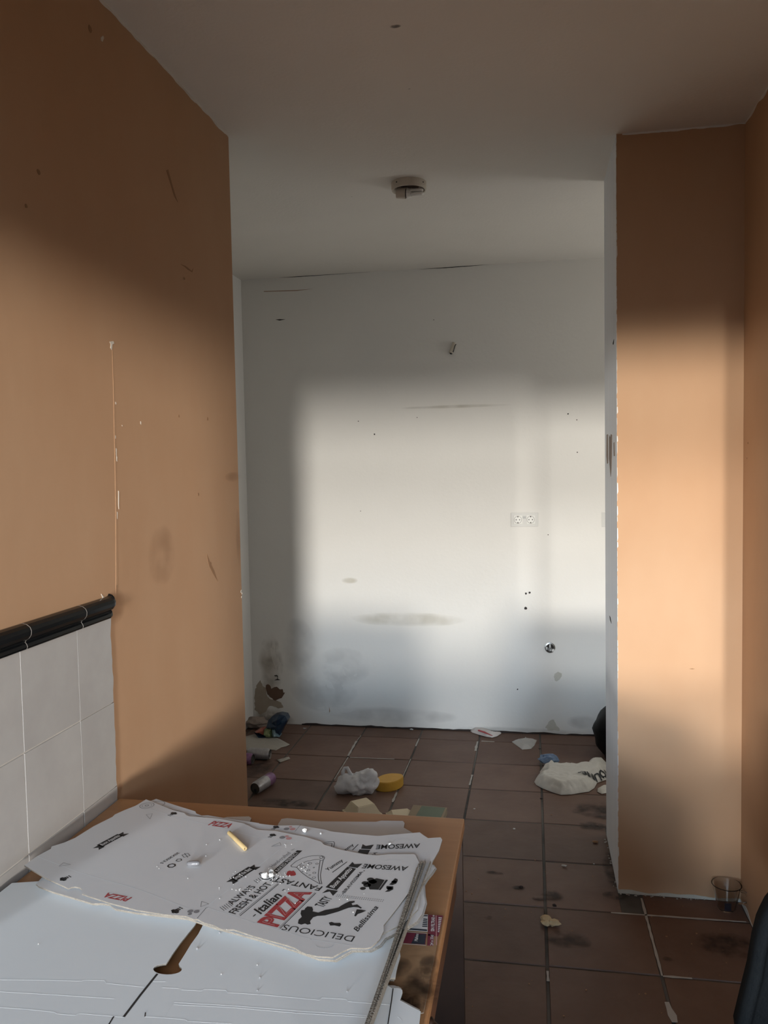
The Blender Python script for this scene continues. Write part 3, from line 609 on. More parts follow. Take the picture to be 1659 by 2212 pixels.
for L in [[(0, 2116), (90, 2117), (176, 2119), (181, 2117), (226, 2118), (230, 2124), (312, 2132)], [(0, 2142), (90, 2147), (246, 2157)], [(0, 2176), (60, 2180), (118, 2186), (124, 2190), (163, 2193), (170, 2189), (268, 2197)],
          [(332, 2120), (357, 2120)], [(352, 2133), (386, 2135)], [(393, 2138), (436, 2140), (440, 2136.5), (489, 2139), (492, 2144), (560, 2148), (690, 2160), (694, 2155), (748, 2158), (752, 2163), (800, 2167), (842, 2170)],
          [(314, 2196), (350, 2198), (400, 2202), (406, 2206), (500, 2211)], [(375, 2165), (500, 2172), (640, 2183), (790, 2193)], [(377, 2170), (500, 2176), (640, 2188), (788, 2197)], [(375, 2166), (356, 2197)], [(859, 2196), (864, 2199), (868, 2204), (869, 2211)]]:
    strip(bm, L, .0013, ZW - .0001, .00018, wtop.location)
bm_obj('crease', bm, M['crease'], wtop, kind='stuff')
bm = bmesh.new()
for L, wd in [([(339, 2105), (303, 2150), (268, 2196)], .0035), ([(245, 2197), (236, 2212), (220, 2235)], .002), ([(849, 2136), (846, 2160), (838, 2212)], .0016), ([(314, 2188), (313, 2196)], .0014)]: strip(bm, L, wd, ZW - .0001, .0004, wtop.location)
bm_obj('fold_gap', bm, M['mark'], wtop, kind='stuff')

# rear sheets lying directly on the desktop behind the pile
bk = [c2(445, 110), c2(455, 95), c2(465, 80), c2(500, 75), c2(600, 85), c2(700, 95), c2(1030, 97), c2(1060, 90), c2(1190, 92), c2(1200, 105), c2(1195, 132), c2(1260, 170), c2(1330, 210), c2(1300, 330), c2(1000, 400), c2(400, 300)]
sheet('pizza_box_blank', bk, Z0, .0022, M['card'], label='flattened box at the very back of the desk, plain pale rear flap showing', category='pizza box')
sm = [c2(60, 90), c2(140, 68), c2(270, 65), c2(285, 75), c2(275, 100), c2(400, 200), c2(200, 300), c1(1300, 330)]
sheet('pizza_box_blank', sm, Z0 + .0025, .0022, M['card'], label='flattened box with small rounded tab peeking out left of the back flap', category='pizza box')
# printed pile
zz = ZW + .0005
ulbl = 'flattened white pizza box in the middle of the printed pile, only edges showing'
for k in range(5):
    sheet('pizza_box_blank', third_px, zz, .0022, M['card'], off=[(.0, .0), (-.006, .004), (.004, -.003), (-.003, .002), (.001, -.001)][k], label=ulbl, category='pizza box', group='pizza boxes inside the printed pile'); zz += .0026
sec = sheet('pizza_box_blank', sec_px, zz, .0022, M['card'], label='second printed pizza box poking out behind the topmost one', category='pizza box'); ZS = zz + .0022; zz += .0026
top = sheet('pizza_box_blank', top_px, zz, .0024, M['card'], label='topmost flattened pizza box printed with black and red lettering and a country map', category='pizza box'); ZT = zz + .0024

# ---- printing
class Ink:
    def __init__(self): self.bm = {}
    def get(self, m): return self.bm.setdefault(m, bmesh.new())
    def poly(self, m, pts2, z): 
        b = self.get(m); P = [(p.x, p.y, z) for p in pts2]
        try: b.faces.new([b.verts.new(p) for p in P])
        except ValueError: pass
    def done(self, parent, label=None):
        for m, b in self.bm.items():
            tri2 = [f for f in b.faces if len(f.verts) > 4]
            bmesh.ops.triangulate(b, faces=tri2)
            bmesh.ops.translate(b, verts=b.verts, vec=-Vector(parent.location))
            for f in b.faces:
                f.normal_update()
                if f.normal.z < 0: f.normal_flip()
            me = bpy.data.meshes.new('printing'); b.to_mesh(me); b.free()
            link('printing', me, M[m], parent, kind='stuff')
_tc = {}
def text_mesh(s, bold=0.0, shear=0.0):
    k = (s, bold, shear)
    if k in _tc: return _tc[k]
    cu = bpy.data.curves.new('t', 'FONT'); cu.body = s; cu.offset = bold; cu.shear = shear; cu.resolution_u = 3
    o = bpy.data.objects.new('t', cu); C.objects.link(o); dg = bpy.context.evaluated_depsgraph_get()
    me = bpy.data.meshes.new_from_object(o.evaluated_get(dg)); vs = [v.co.copy() for v in me.vertices]; fs = [tuple(p.vertices) for p in me.polygons]
    bpy.data.objects.remove(o); bpy.data.curves.remove(cu); bpy.data.meshes.remove(me)
    x0 = min(v.x for v in vs); x1 = max(v.x for v in vs); vs = [Vector(((v.x - x0) / (x1 - x0), v.y / .70, 0)) for v in vs]
    _tc[k] = (vs, fs); return _tc[k]
def text(ink, m, s, p0, p1, ptop, z, bold=0.0, shear=0.0, lift=.0003, world=False):
    vs, fs = text_mesh(s, bold, shear)
    if world: a, b, t = Vector(p0), Vector(p1), Vector(ptop)
    else: a, b, t = onz(*p0, z), onz(*p1, z), onz(*ptop, z)
    ex = b - a; n = Vector((-ex.y, ex.x, 0)).normalized(); h = abs((t - a).dot(n)); bmm = ink.get(m)
    V = [bmm.verts.new(tuple(a + ex * v.x + n * (h * v.y) + Vector((0, 0, lift)))) for v in vs]
    for f in fs:
        try: bmm.faces.new([V[i] for i in f])
        except ValueError: pass
def line(ink, m, pts, wd, z, lift=.0002, closed=False):
    P = [onz(x, y, z) for x, y in pts]
    if closed: P.append(P[0])
    for a, b in zip(P, P[1:]):
        n = Vector((-(b - a).y, (b - a).x, 0))
        if n.length < 1e-6: continue
        n = n.normalized() * wd / 2; e = (b - a).normalized() * wd * .3; ink.poly(m, [a - n - e, b - n + e, b + n + e, a + n - e], z + lift)
def shape(ink, m, pts, z, lift=.0002): ink.poly(m, [onz(x, y, z) for x, y in pts], z + lift)
def disc(ink, m, c, r, z, ring=0, lift=.0002, seg=14, sx=1, sy=1):
    p = onz(*c, z); Q = [p + Vector((r * sx * math.cos(2 * math.pi * k / seg), r * sy * math.sin(2 * math.pi * k / seg), 0)) for k in range(seg)]
    if not ring: ink.poly(m, Q, z + lift)
    else:
        for k in range(seg):
            a, b = Q[k], Q[(k + 1) % seg]; ink.poly(m, [a, b, p + (b - p) * (1 - ring / r), p + (a - p) * (1 - ring / r)], z + lift)
def ribbon(ink, p0, p1, hw, z, s, tail=.16, inkm='ink'):
    a, b = onz(*p0, z), onz(*p1, z); ex = b - a; L = ex.length; e = ex.normalized(); n = Vector((-e.y, e.x, 0))
    t = L * tail
    P = lambda u, v: a + e * u + n * v
    ink.poly(inkm, [P(t, -hw), P(L - t, -hw), P(L - t, hw), P(t, hw)], z + .0002)
    for s0, d in ((0, 1), (L, -1)):
        q = [P(s0, -hw * 1.05 - hw * .35), P(s0 + d * t * 1.15, -hw * 1.05 - hw * .35), P(s0 + d * t * 1.15, hw * .6), P(s0, hw * .6)]
        q2 = [P(s0, -hw * 1.35), P(s0 + d * t * 1.2, -hw * 1.35), P(s0 + d * t * 1.2, hw * .55), P(s0, hw * .55), P(s0 + d * t * .55, -hw * .4)]
        ink.poly(inkm, q2, z + .0002)
    text(ink, 'ink_white', s, P(t * 1.25, -hw * .5), P(L - t * 1.25, -hw * .5), P(t * 1.25, hw * .65), z, .012, .3, .0005, True)
def chef_hat(ink, c, s, ang, z, m='ink'):
    p = onz(*c, z); ca, sa = math.cos(ang), math.sin(ang)
    T = lambda x, y: p + Vector(((x * ca - y * sa) * s, (x * sa + y * ca) * s, 0))
    for x, y, r in ((-.5, .35, .38), (0, .55, .45), (.5, .35, .38)):
        q = T(x, y); ink.poly(m, [q + Vector((r * s * math.cos(k * .6283), r * s * math.sin(k * .6283), 0)) for k in range(10)], z + .0002)
    ink.poly(m, [T(-.5, .4), T(-.42, -.35), T(.42, -.35), T(.5, .4)], z + .00025)
    ink.poly(m, [T(-.42, -.45), T(-.42, -.65), T(.42, -.65), T(.42, -.45)], z + .0002)
    ink.poly(m, [T(-.6, -1.0), T(-.3, -.85), T(0, -.95), T(.3, -.85), T(.6, -1.0), T(.3, -1.12), T(0, -1.05), T(-.3, -1.12)], z + .0002)
ink = Ink(); z = ZT
text(ink, 'ink', 'ALWAYS', q1(368, 1035), q1(668, 806), q1(322, 985), z, .012)
text(ink, 'ink', 'FRESH & HOT', q1(403, 1157), q1(882, 768), q1(343, 1105), z, .012)
for k in range(5):
    line(ink, 'ink', [q1(208 + k * 26, 1065 - k * 14), q1(262 + k * 26, 1110 - k * 14)], .0009, z)
    line(ink, 'ink', [q1(642 + k * 26, 722 - k * 15), q1(690 + k * 22, 757 - k * 15)], .0009, z)
line(ink, 'ink_grey', [q1(455, 1160), q1(948, 762)], .0012, z); line(ink, 'ink', [q1(465, 1176), q1(956, 772)], .0014, z)
text(ink, 'ink', 'Italian', q1(728, 1158), q1(1018, 912), q1(650, 1085), z, .02, .35)
line(ink, 'ink', [q1(636, 1182), q1(662, 1160)], .002, z); line(ink, 'ink', [q1(1008, 852), q1(1030, 836)], .002, z)
text(ink, 'ink_red', 'PIZZA', q1(928, 1322), q1(1378, 872), q1(700, 1252), z, .045)
text(ink, 'ink_pink', 'PIZZA', q1(915, 1304), q1(1360, 884), q1(735, 1254), z, -.034, 0, .0006)
line(ink, 'ink_grey', [q1(962, 1330), q1(1422, 878)], .0010, z); line(ink, 'ink', [q1(978, 1338), q1(1434, 886)], .0014, z)
text(ink, 'ink', 'DELICIOUS', c2(905, 783), c2(484, 712), c2(895, 818), z, -.004)
text(ink, 'ink', 'AWESOME', c2(1224, 366), c2(952, 350), c2(1205, 391), z, .018, .2)
text(ink, 'ink', 'FANTASTIC', q1(1525, 805), q1(795, 655), q1(1478, 860), z, .014)
text(ink, 'ink', 'O', q1(800, 650), q1(745, 615), q1(770, 690), z, .014)
hp = [(1060, 632), (1075, 606), (1100, 598), (1125, 606), (1150, 598), (1172, 620), (1183, 650), (1160, 663), (1115, 665), (1070, 662), (1056, 645)]
shape(ink, 'ink_red', [q1(*p) for p in hp], z)
for L in [[(1115, 535), (1180, 480), (1270, 435), (1380, 408), (1500, 405), (1535, 415), (1548, 430), (1538, 455), (1500, 470)], [(1115, 535), (1125, 548), (1170, 552), (1190, 560)], [(1190, 552), (1250, 508), (1330, 475), (1420, 458), (1485, 455)],
          [(1190, 556), (1250, 620), (1330, 680), (1410, 725), (1480, 765), (1512, 768)], [(1530, 460), (1510, 560), (1495, 650), (1500, 720), (1512, 768)], [(1490, 460), (1478, 560), (1465, 650), (1468, 710), (1490, 765)], [(1480, 420), (1520, 412), (1530, 435), (1500, 445), (1480, 430)]]:
    line(ink, 'ink', [q1(*p) for p in L], .0011, z)
for x, y, r in [(1360, 505, 26), (1450, 510, 20), (1342, 592, 20), (1415, 627, 22), (1410, 687, 24), (1358, 655, 15), (1255, 540, 26), (1300, 560, 14), (1410, 560, 12), (1320, 632, 8), (1265, 610, 10)]: disc(ink, 'ink', q1(x, y), r * .0000855 * 1.7, z, .0008)
text(ink, 'ink_grey', 'Hand-crafted', q1(885, 560), q1(1122, 370), q1(850, 530), z, 0, .2)
for k in range(4): line(ink, 'ink_grey', [q1(1118 + k * 12, 332 - k * 5), q1(1134 + k * 10, 342 - k * 6)], .0007, z)
shape(ink, 'ink', [q1(893, 597), q1(936, 634), q1(1262, 342), q1(1195, 338)], z)
text(ink, 'ink_white', 'BAKED PERFECT', q1(950, 612), q1(1222, 366), q1(920, 590), z, .005, 0, .0005)
ribbon(ink, q1(312, 752), q1(672, 528), .0085, z, 'Simply the Best')
text(ink, 'ink', 'Yummy', rr_(438, 492), rr_(603, 385), rr_(410, 470), z, .015, .3); line(ink, 'ink', [rr_(480, 510), rr_(632, 400)], .0018, z)
shape(ink, 'ink', [rr_(405, 668), rr_(525, 697), rr_(728, 472), rr_(636, 452)], z)
shape(ink, 'ink', [rr_(368, 730), rr_(425, 690), rr_(538, 706), rr_(484, 758), rr_(450, 712)], z)
shape(ink, 'ink', [rr_(645, 448), rr_(690, 402), rr_(710, 424), rr_(795, 420), rr_(742, 464)], z)
text(ink, 'ink_white', 'Buon Appetito', rr_(492, 680), rr_(692, 474), rr_(440, 668), z, .02, .3, .0005)
text(ink, 'ink', 'BRAVISSIMA', rr_(612, 728), rr_(805, 505), rr_(578, 720), z, .008)
disc(ink, 'ink', rr_(590, 737), .0014, z); disc(ink, 'ink', rr_(813, 494), .0014, z)
for x, y, r in [(880, 585, .0066), (820, 622, .0058), (905, 610, .0072), (800, 680, .0052), (845, 645, .0070)]: disc(ink, 'ink', rr_(x, y), r, z)
shape(ink, 'ink', [rr_(840, 610), rr_(945, 572), rr_(1030, 592), rr_(962, 694), rr_(870, 690)], z)
shape(ink, 'ink', [rr_(1042, 588), rr_(1064, 592), rr_(986, 697), rr_(964, 696)], z)
disc(ink, 'ink', rr_(1128, 610), .0046, z); disc(ink, 'ink', rr_(1082, 678), .0046, z)
shape(ink, 'ink', [rr_(1092, 625), rr_(1138, 572), rr_(1165, 582), rr_(1168, 600), rr_(1150, 630), rr_(1110, 645), rr_(1075, 640)], z); shape(ink, 'ink', [rr_(1050, 655), rr_(1120, 658), rr_(1120, 690), rr_(1080, 712), rr_(1030, 718), rr_(1060, 695), rr_(1045, 672)], z)
for k in range(23):
    t = k / 22; disc(ink, 'ink', rr_(530 + 485 * t, 748 + 54 * t), .0009, z, seg=6); disc(ink, 'ink', rr_(520 + 485 * t, 763 + 55 * t), .0009, z, seg=6)
text(ink, 'ink', 'TASTY', rr_(378, 882), rr_(482, 782), rr_(295, 850), z, .016)
shape(ink, 'ink', [rr_(*p) for p in [(115, 1050), (122, 1010), (155, 980), (142, 945), (150, 910), (185, 905), (190, 890), (215, 870), (265, 875), (275, 905), (270, 922), (330, 935), (400, 908), (480, 895), (545, 880), (570, 862), (620, 835), (660, 815), (710, 812), (715, 825), (680, 838), (690, 858), (740, 848), (762, 866), (790, 884), (778, 893), (750, 880), (700, 876), (650, 884), (600, 902), (540, 925), (470, 945), (400, 965), (320, 970), (275, 985), (242, 1025), (250, 1055), (215, 1062), (190, 1050), (150, 1062)]], z)
shape(ink, 'ink', [rr_(*p) for p in [(735, 900), (790, 905), (835, 915), (790, 935), (745, 950), (725, 975), (708, 970), (720, 940)]], z)
shape(ink, 'ink', [rr_(*p) for p in [(440, 1042), (470, 1033), (500, 1045), (560, 1043), (572, 1062), (555, 1082), (500, 1070), (455, 1072)]], z)
text(ink, 'ink', 'Bellissima', rr_(745, 1138), rr_(968, 878), rr_(700, 1105), z, .012, .35)
def arc(cx_, cy_, rx, ry, a0, a1, n=10): return [(cx_ + rx * math.cos(a0 + (a1 - a0) * k / n), cy_ + ry * math.sin(a0 + (a1 - a0) * k / n)) for k in range(n + 1)]
line(ink, 'crease', [rr_(*p) for p in arc(395, 1260, 102, 48, 2.9, .3)], .0012, z); line(ink, 'crease', [rr_(*p) for p in arc(1115, 398, 80, 22, math.pi, 2 * math.pi)], .0010, z)
# fold lines of the blank
for L in [[c1(1265, 905), c1(1320, 830), q1(205, 920), q1(330, 835), q1(960, 335)], [c1(240, 505), c1(500, 605), c1(900, 720), c1(1260, 860), c1(1330, 830)], [c1(870, 178), c1(1100, 245), c1(1659, 385), c2(560, 215)], [c2(20, 610), c2(300, 700), c2(640, 800), c2(900, 840)]]:
    line(ink, 'crease', L, .0012, z, .0001)
line(ink, 'ink_grey', [c1(1262, 900), c1(1318, 835)], .0012, z)
# left panel small prints
ribbon(ink, c1(605, 455), c1(800, 350), .0085, z, 'Buon Appetito')
text(ink, 'ink', '30X30X3.5', c1(1135, 478), c1(1022, 548), c1(1141, 489), z, .01)
disc(ink, 'ink', c1(1098, 563), .0085, z, .003, seg=7); disc(ink, 'ink', c1(1145, 528), .0065, z, .002, seg=5); disc(ink, 'ink', c1(1190, 497), .009, z, .0014, seg=4); line(ink, 'ink', [c1(1180, 485), c1(1202, 510)], .001, z)
for c_, an in [((415, 645), 2.6), ((1105, 232), -.4), ((1130, 850), 2.7)]: chef_hat(ink, c1(*c_), .0095, an, z)
chef_hat(ink, c2(408, 180), .0085, -.3, z)
text(ink, 'ink_red', 'PIZZA', c1(1330, 303), c1(1464, 322), c1(1342, 274), z, .03, .2); text(ink, 'ink_red', 'PIZZA', c1(846, 768), c1(690, 738), c1(828, 797), z, .03, .2)
for P in [[(935, 237), (975, 230), (960, 265)], [(378, 567), (405, 545), (452, 556)], [(1290, 792), (1335, 808), (1284, 826)]]: line(ink, 'ink_grey', [c1(*p) for p in P], .0008, z, closed=True)
line(ink, 'ink_grey', [c2(405, 245), c2(455, 222), c2(462, 238), c2(405, 245)], .0008, z)
disc(ink, 'ink_grey', c1(940, 178), .016, z, .0014, seg=24); disc(ink, 'ink_grey', c1(940, 178), .011, z, .0008, seg=20); disc(ink, 'ink_grey', c1(940, 178), .005, z, .002, seg=6)
for (x, y), m, r in [((470, 191), 'ink_grey', .006), ((509, 197), 'ink_pink', .006), ((497, 184), 'ink_pink', .0038)]: disc(ink, m, c2(x, y), r, z)
for (x, y), m, r in [((1218, 855), 'ink_grey', .005), ((1258, 857), 'ink_grey', .005), ((1215, 873), 'ink_grey', .0035)]: disc(ink, m, c1(x, y), r, z)
ink.done(top)
# print on the second box
ink = Ink(); z = ZS
text(ink, 'ink', 'AWESOME', c2(1294, 228), c2(1026, 237), c2(1276, 254), z, .018, .2)
shape(ink, 'ink', [rr_(780, 262), rr_(797, 213), rr_(830, 232), rr_(916, 218), rr_(882, 266)], z); shape(ink, 'ink', [rr_(745, 300), rr_(765, 268), rr_(878, 272), rr_(850, 322)], z)
text(ink, 'ink', 'Yummy', rr_(560, 330), rr_(715, 218), rr_(535, 310), z, .015, .3); line(ink, 'ink', [rr_(690, 275), rr_(750, 216)], .0018, z); text(ink, 'ink', 'BRAVISSIMA', rr_(760, 500), rr_(955, 300), rr_(730, 490), z, .008)
line(ink, 'ink', [rr_(375, 205), rr_(440, 185), rr_(490, 185), rr_(500, 200), rr_(492, 245)], .0012, z); line(ink, 'ink', [rr_(395, 215), rr_(440, 200), rr_(475, 205), rr_(470, 240)], .0012, z)
line(ink, 'crease', [rr_(*p) for p in arc(1215, 190, 80, 34, math.pi + .2, 2 * math.pi - .2)], .0010, z)
chef_hat(ink, c2(428, 132), .0085, -.3, z)
for (x, y), m, r in [((495, 140), 'ink_grey', .006), ((531, 141), 'ink_pink', .006), ((519, 128), 'ink_pink', .0035)]: disc(ink, m, c2(x, y), r, z)
line(ink, 'ink_grey', [c2(545, 155), c2(580, 115)], .0012, z); disc(ink, 'ink_grey', c1(1010, 168), .016, z, .0014, seg=24); line(ink, 'ink_grey', [c1(1020, 180), c1(1180, 225), c1(1400, 275), c1(1600, 300)], .0012, z)
ink.done(sec)

# narrow brown corrugated strips standing along the right of the boxes
st = empty('cardboard_strip', onz(840, 2090, ZW), label='long narrow brown cardboard offcut lying on edge beside the printed pile', category='cardboard strip')
zs = .8035
for (a, b, wd, h) in [((789, 2216), (898, 1905), .0030, .016), ((793, 2216), (901, 1876), .0026, .0175), ((797, 2216), (912, 1866), .0026, .014), ((795, 2216), (919, 1864), .0022, .0155), ((796, 2216), (930, 1864), .0018, .0165), ((792, 2216), (905, 1868), .0022, .017)]:
    A, B = onz(*a, ZW + h), onz(*b, ZW + h); A = A + (A - B) * .25; n = Vector((-(B - A).y, (B - A).x, 0)).normalized() * wd / 2
    bm = bmesh.new(); z0 = Vector((0, 0, -h + .0002)); zb = z0
    liftB = Vector((0, 0, ZT + .001 - ZW - h)) if ZT + .001 > ZW + h else Vector((0, 0, 0))
    lo = [A - n + z0, A + n + z0, B + n + z0 + liftB + Vector((0, 0, h * .5)), B - n + z0 + liftB + Vector((0, 0, h * .5))]; hi = [A - n, A + n, B + n + liftB, B - n + liftB]
    V = [bm.verts.new(p - st.location) for p in lo + hi]
    for f in ((0, 1, 2, 3), (4, 5, 6, 7), (0, 1, 5, 4), (1, 2, 6, 5), (2, 3, 7, 6), (3, 0, 4, 7)): bm.faces.new([V[i] for i in f])
    bm_obj('ply', bm, M['kraft_edge'], st)

# kraft carton with a label at the right edge of the desk
kp = [c3(700, 430), c3(860, 445), c3(1040, 462), c3(1000, 620), c3(965, 855), c3(940, 980), c3(880, 1250), c3(835, 1520), c3(800, 1700), c3(500, 1750), c3(300, 1500), c3(250, 1200), c3(300, 800), c3(500, 500)]
zk = Z0 + .0002
carton = sheet('carton', kp, zk, .0016, M['kraft'], label='stained brown cardboard with red and white beer label at desk edge', category='carton'); z = zk + .0016
ink = Ink()
shape(ink, 'ink_white', [c3(690, 447), c3(855, 447), c3(850, 670), c3(500, 645), c3(550, 470)], z, .0001)
shape(ink, 'ink_navy', [c3(740, 452), c3(852, 458), c3(852, 472), c3(740, 466)], z); shape(ink, 'ink_navy', [c3(540, 618), c3(845, 640), c3(845, 662), c3(535, 636)], z)
for k in range(5): shape(ink, 'ink_navy', [c3(800 - k * 4, 500 + k * 23), c3(848, 504 + k * 23), c3(848, 518 + k * 23), c3(796 - k * 4, 512 + k * 23)], z)
shape(ink, 'ink_wine', [c3(858, 450), c3(1050, 462), c3(1000, 700), c3(985, 730), c3(855, 715)], z, .0001)
for k in range(9): shape(ink, 'ink_white', [c3(992 - k * 1.2, 484 + k * 22), c3(1034 - k * 4, 488 + k * 22), c3(1032 - k * 4, 499 + k * 22), c3(990 - k * 1.2, 495 + k * 22)], z)
text(ink, 'ink_white', 'SIN FILTRAR', c3(937, 664), c3(944, 482), c3(892, 660), z, .02); text(ink, 'ink_white', '+', c3(945, 478), c3(946, 455), c3(910, 475), z, .03)
shape(ink, 'ink_wine', [c3(555, 675), c3(840, 695), c3(822, 835), c3(520, 810)], z, .0001); shape(ink, 'ink_navy', [c3(700, 700), c3(830, 700), c3(815, 830), c3(640, 820)], z, .00015)
text(ink, 'ink_white', 'Mahou', c3(722, 792), c3(735, 695), c3(680, 788), z, .02, .1)
line(ink, 'ink_white', [c3(556, 668), c3(842, 690)], .001, z); line(ink, 'ink_white', [c3(518, 822), c3(830, 842)], .001, z)
shape(ink, 'ink_wine', [c3(850, 700), c3(935, 705), c3(925, 850), c3(845, 845)], z, .0001); text(ink, 'ink_white', '24 x 33cl', c3(922, 845), c3(925, 712), c3(885, 842), z, .015)
line(ink, 'ink_pink', [c3(960, 462), c3(965, 840)], .0012, z, .0003)
ink.done(carton)
for x, y, rx, ry in [(870, 1080, .018, .03), (500, 1120, .022, .03), (650, 1480, .05, .045), (780, 1330, .035, .05), (560, 1560, .03, .02)]:
    p = onz(*c3(x, y), z + .0003); stain('burn_stain', p - carton.location, (1, 0, 0), (0, 1, 0), rx, ry, M['stain_burn'], carton)

# small things on the boxes
a, b = onz(*c1(1466, 352), ZT + .0045), onz(*c1(1570, 455), ZT + .0045)
mid = (a + b) / 2; mid.z = ZT + .0045
bm = bmesh.new(); d = (b - a); d.z = 0
q = d.to_track_quat('Z', 'Y').to_matrix().to_4x4(); L = d.length / 2
lathe(bm, [(.0042, -L), (.0042, L), (.0018, L), (.0018, -L), (.0042, -L)], q, 12)
o = bm_obj('paper_tube', bm, M['straw'], smooth=True, label='short pale yellow hollow tube lying on the topmost pizza box', category='tube'); o.location = mid
c_ = onz(*c1(1238, 564), ZT); bm = bmesh.new(); lathe(bm, [(.0, -.012), (.004, -.0115), (.0055, -.008), (.0058, 0), (.005, .009), (.003, .0125), (0, .013)], Matrix.Rotation(R(82), 4, 'Y') , 14)
bmesh.ops.scale(bm, verts=bm.verts, vec=(1, 1, .8)); o = bm_obj('lighter_cap', bm, M['capsule'], smooth=True, label='small dark grey shiny stub lying below the printed icons on the topmost box', category='stub'); o.location = (c_.x, c_.y, ZT + .0050)
def lump(name, c, s, m, seed, rough=.35, sub=2, **pr):
    bm = bmesh.new(); bmesh.ops.create_icosphere(bm, subdivisions=sub, radius=1)
    for v in bm.verts:
        k = 1 + rough * noise.noise(v.co * 1.6 + Vector((seed * 7.3, 0, 0))); v.co = Vector((v.co.x * s[0] * k, v.co.y * s[1] * k, v.co.z * s[2] * k))
    mz = min(v.co.z for v in bm.verts); bmesh.ops.translate(bm, verts=bm.verts, vec=(0, 0, -mz))
    o = bm_obj(name, bm, m, smooth=False, **pr); o.location = c; return o
for i, (p, s, zz_, l) in enumerate([(q1(785, 690), .0066, ZT, 'leftmost white foam lump of the trio beside the lettering on the top box'), (q1(862, 640), .0052, ZT, 'rear white foam lump of the trio on the top box'), (q1(862, 680), .0052, ZT, 'small white foam lump nearest the word HOT on the top box'), (q1(1292, 108), .0052, ZS, 'lone white foam lump on the second box by the rear edge')]):
    lump('foam_lump', onz(*p, zz_ + .0002), (s, s, s * .8), M['foam'], i, label=l, category='foam lump')
bm = bmesh.new(); rnd = random.Random(5)
cr_pts = [q1(1035, 262), q1(1050, 272), q1(1122, 262), q1(1050, 295), q1(1095, 490), q1(350, 697), q1(422, 708), q1(380, 775), q1(200, 820), q1(200, 840), q1(455, 835), q1(415, 850), q1(205, 955), q1(460, 850), q1(1085, 832), q1(1040, 856), q1(1235, 997), q1(1172, 1018), q1(1070, 745), q1(1035, 630), q1(205, 205), q1(35, 265), q1(28, 412), c1(1005, 570), c1(1018, 582), c1(1202, 645), c1(1322, 428), c1(1408, 400), rr_(812, 737), rr_(1075, 568), rr_(553, 797), rr_(697, 932), rr_(635, 797), rr_(15, 688), rr_(48, 215), q1(295, 1352)]
cr_pts += [q1(rnd.gauss(920, 90), rnd.gauss(670, 40)) for _ in range(30)] + [q1(rnd.gauss(1270, 30), rnd.gauss(550, 25)) for _ in range(10)] + [q1(rnd.uniform(350, 700), rnd.uniform(600, 850)) for _ in range(12)]
for p in cr_pts:
    c_ = onz(*p, ZT + .0004); s = rnd.uniform(.0004, .0011); r_ = bmesh.ops.create_icosphere(bm, subdivisions=1, radius=s, matrix=Matrix.Translation(c_ + Vector((0, 0, s * .6))))
for p in [rr_(1088, 212), rr_(355, 105), c2(1110, 233)]:
    c_ = onz(*p, ZS + .0004); bmesh.ops.create_icosphere(bm, subdivisions=1, radius=.0022, matrix=Matrix.Translation(c_ + Vector((0, 0, .0012))))
for p in [(83, 2040), (478, 2105), c2(105, 1010), c2(320, 955), c2(335, 1030)]:
    c_ = onz(*p, ZW + .0004); bmesh.ops.create_icosphere(bm, subdivisions=1, radius=.0010, matrix=Matrix.Translation(c_ + Vector((0, 0, .0008))))
bm_obj('crumbs', bm, M['foam'], kind='stuff', label='tiny white crumbs sprinkled over the pizza boxes', category='crumbs')
bm = bmesh.new()
for p, r in [((475, 2016), .0016), ((426, 2050), .002), ((556, 2140), .0012), ((750, 2142), .0014), (c2(95, 762), .0018), (c2(335, 1030), .0016)]:
    c_ = onz(*p, ZW + .0004); bmesh.ops.create_icosphere(bm, subdivisions=1, radius=r, matrix=Matrix.Translation(c_ + Vector((0, 0, r * .6))))
bm_obj('dark_specks', bm, M['ink_grey'], kind='stuff', label='few dark specks on the blank white box', category='specks')

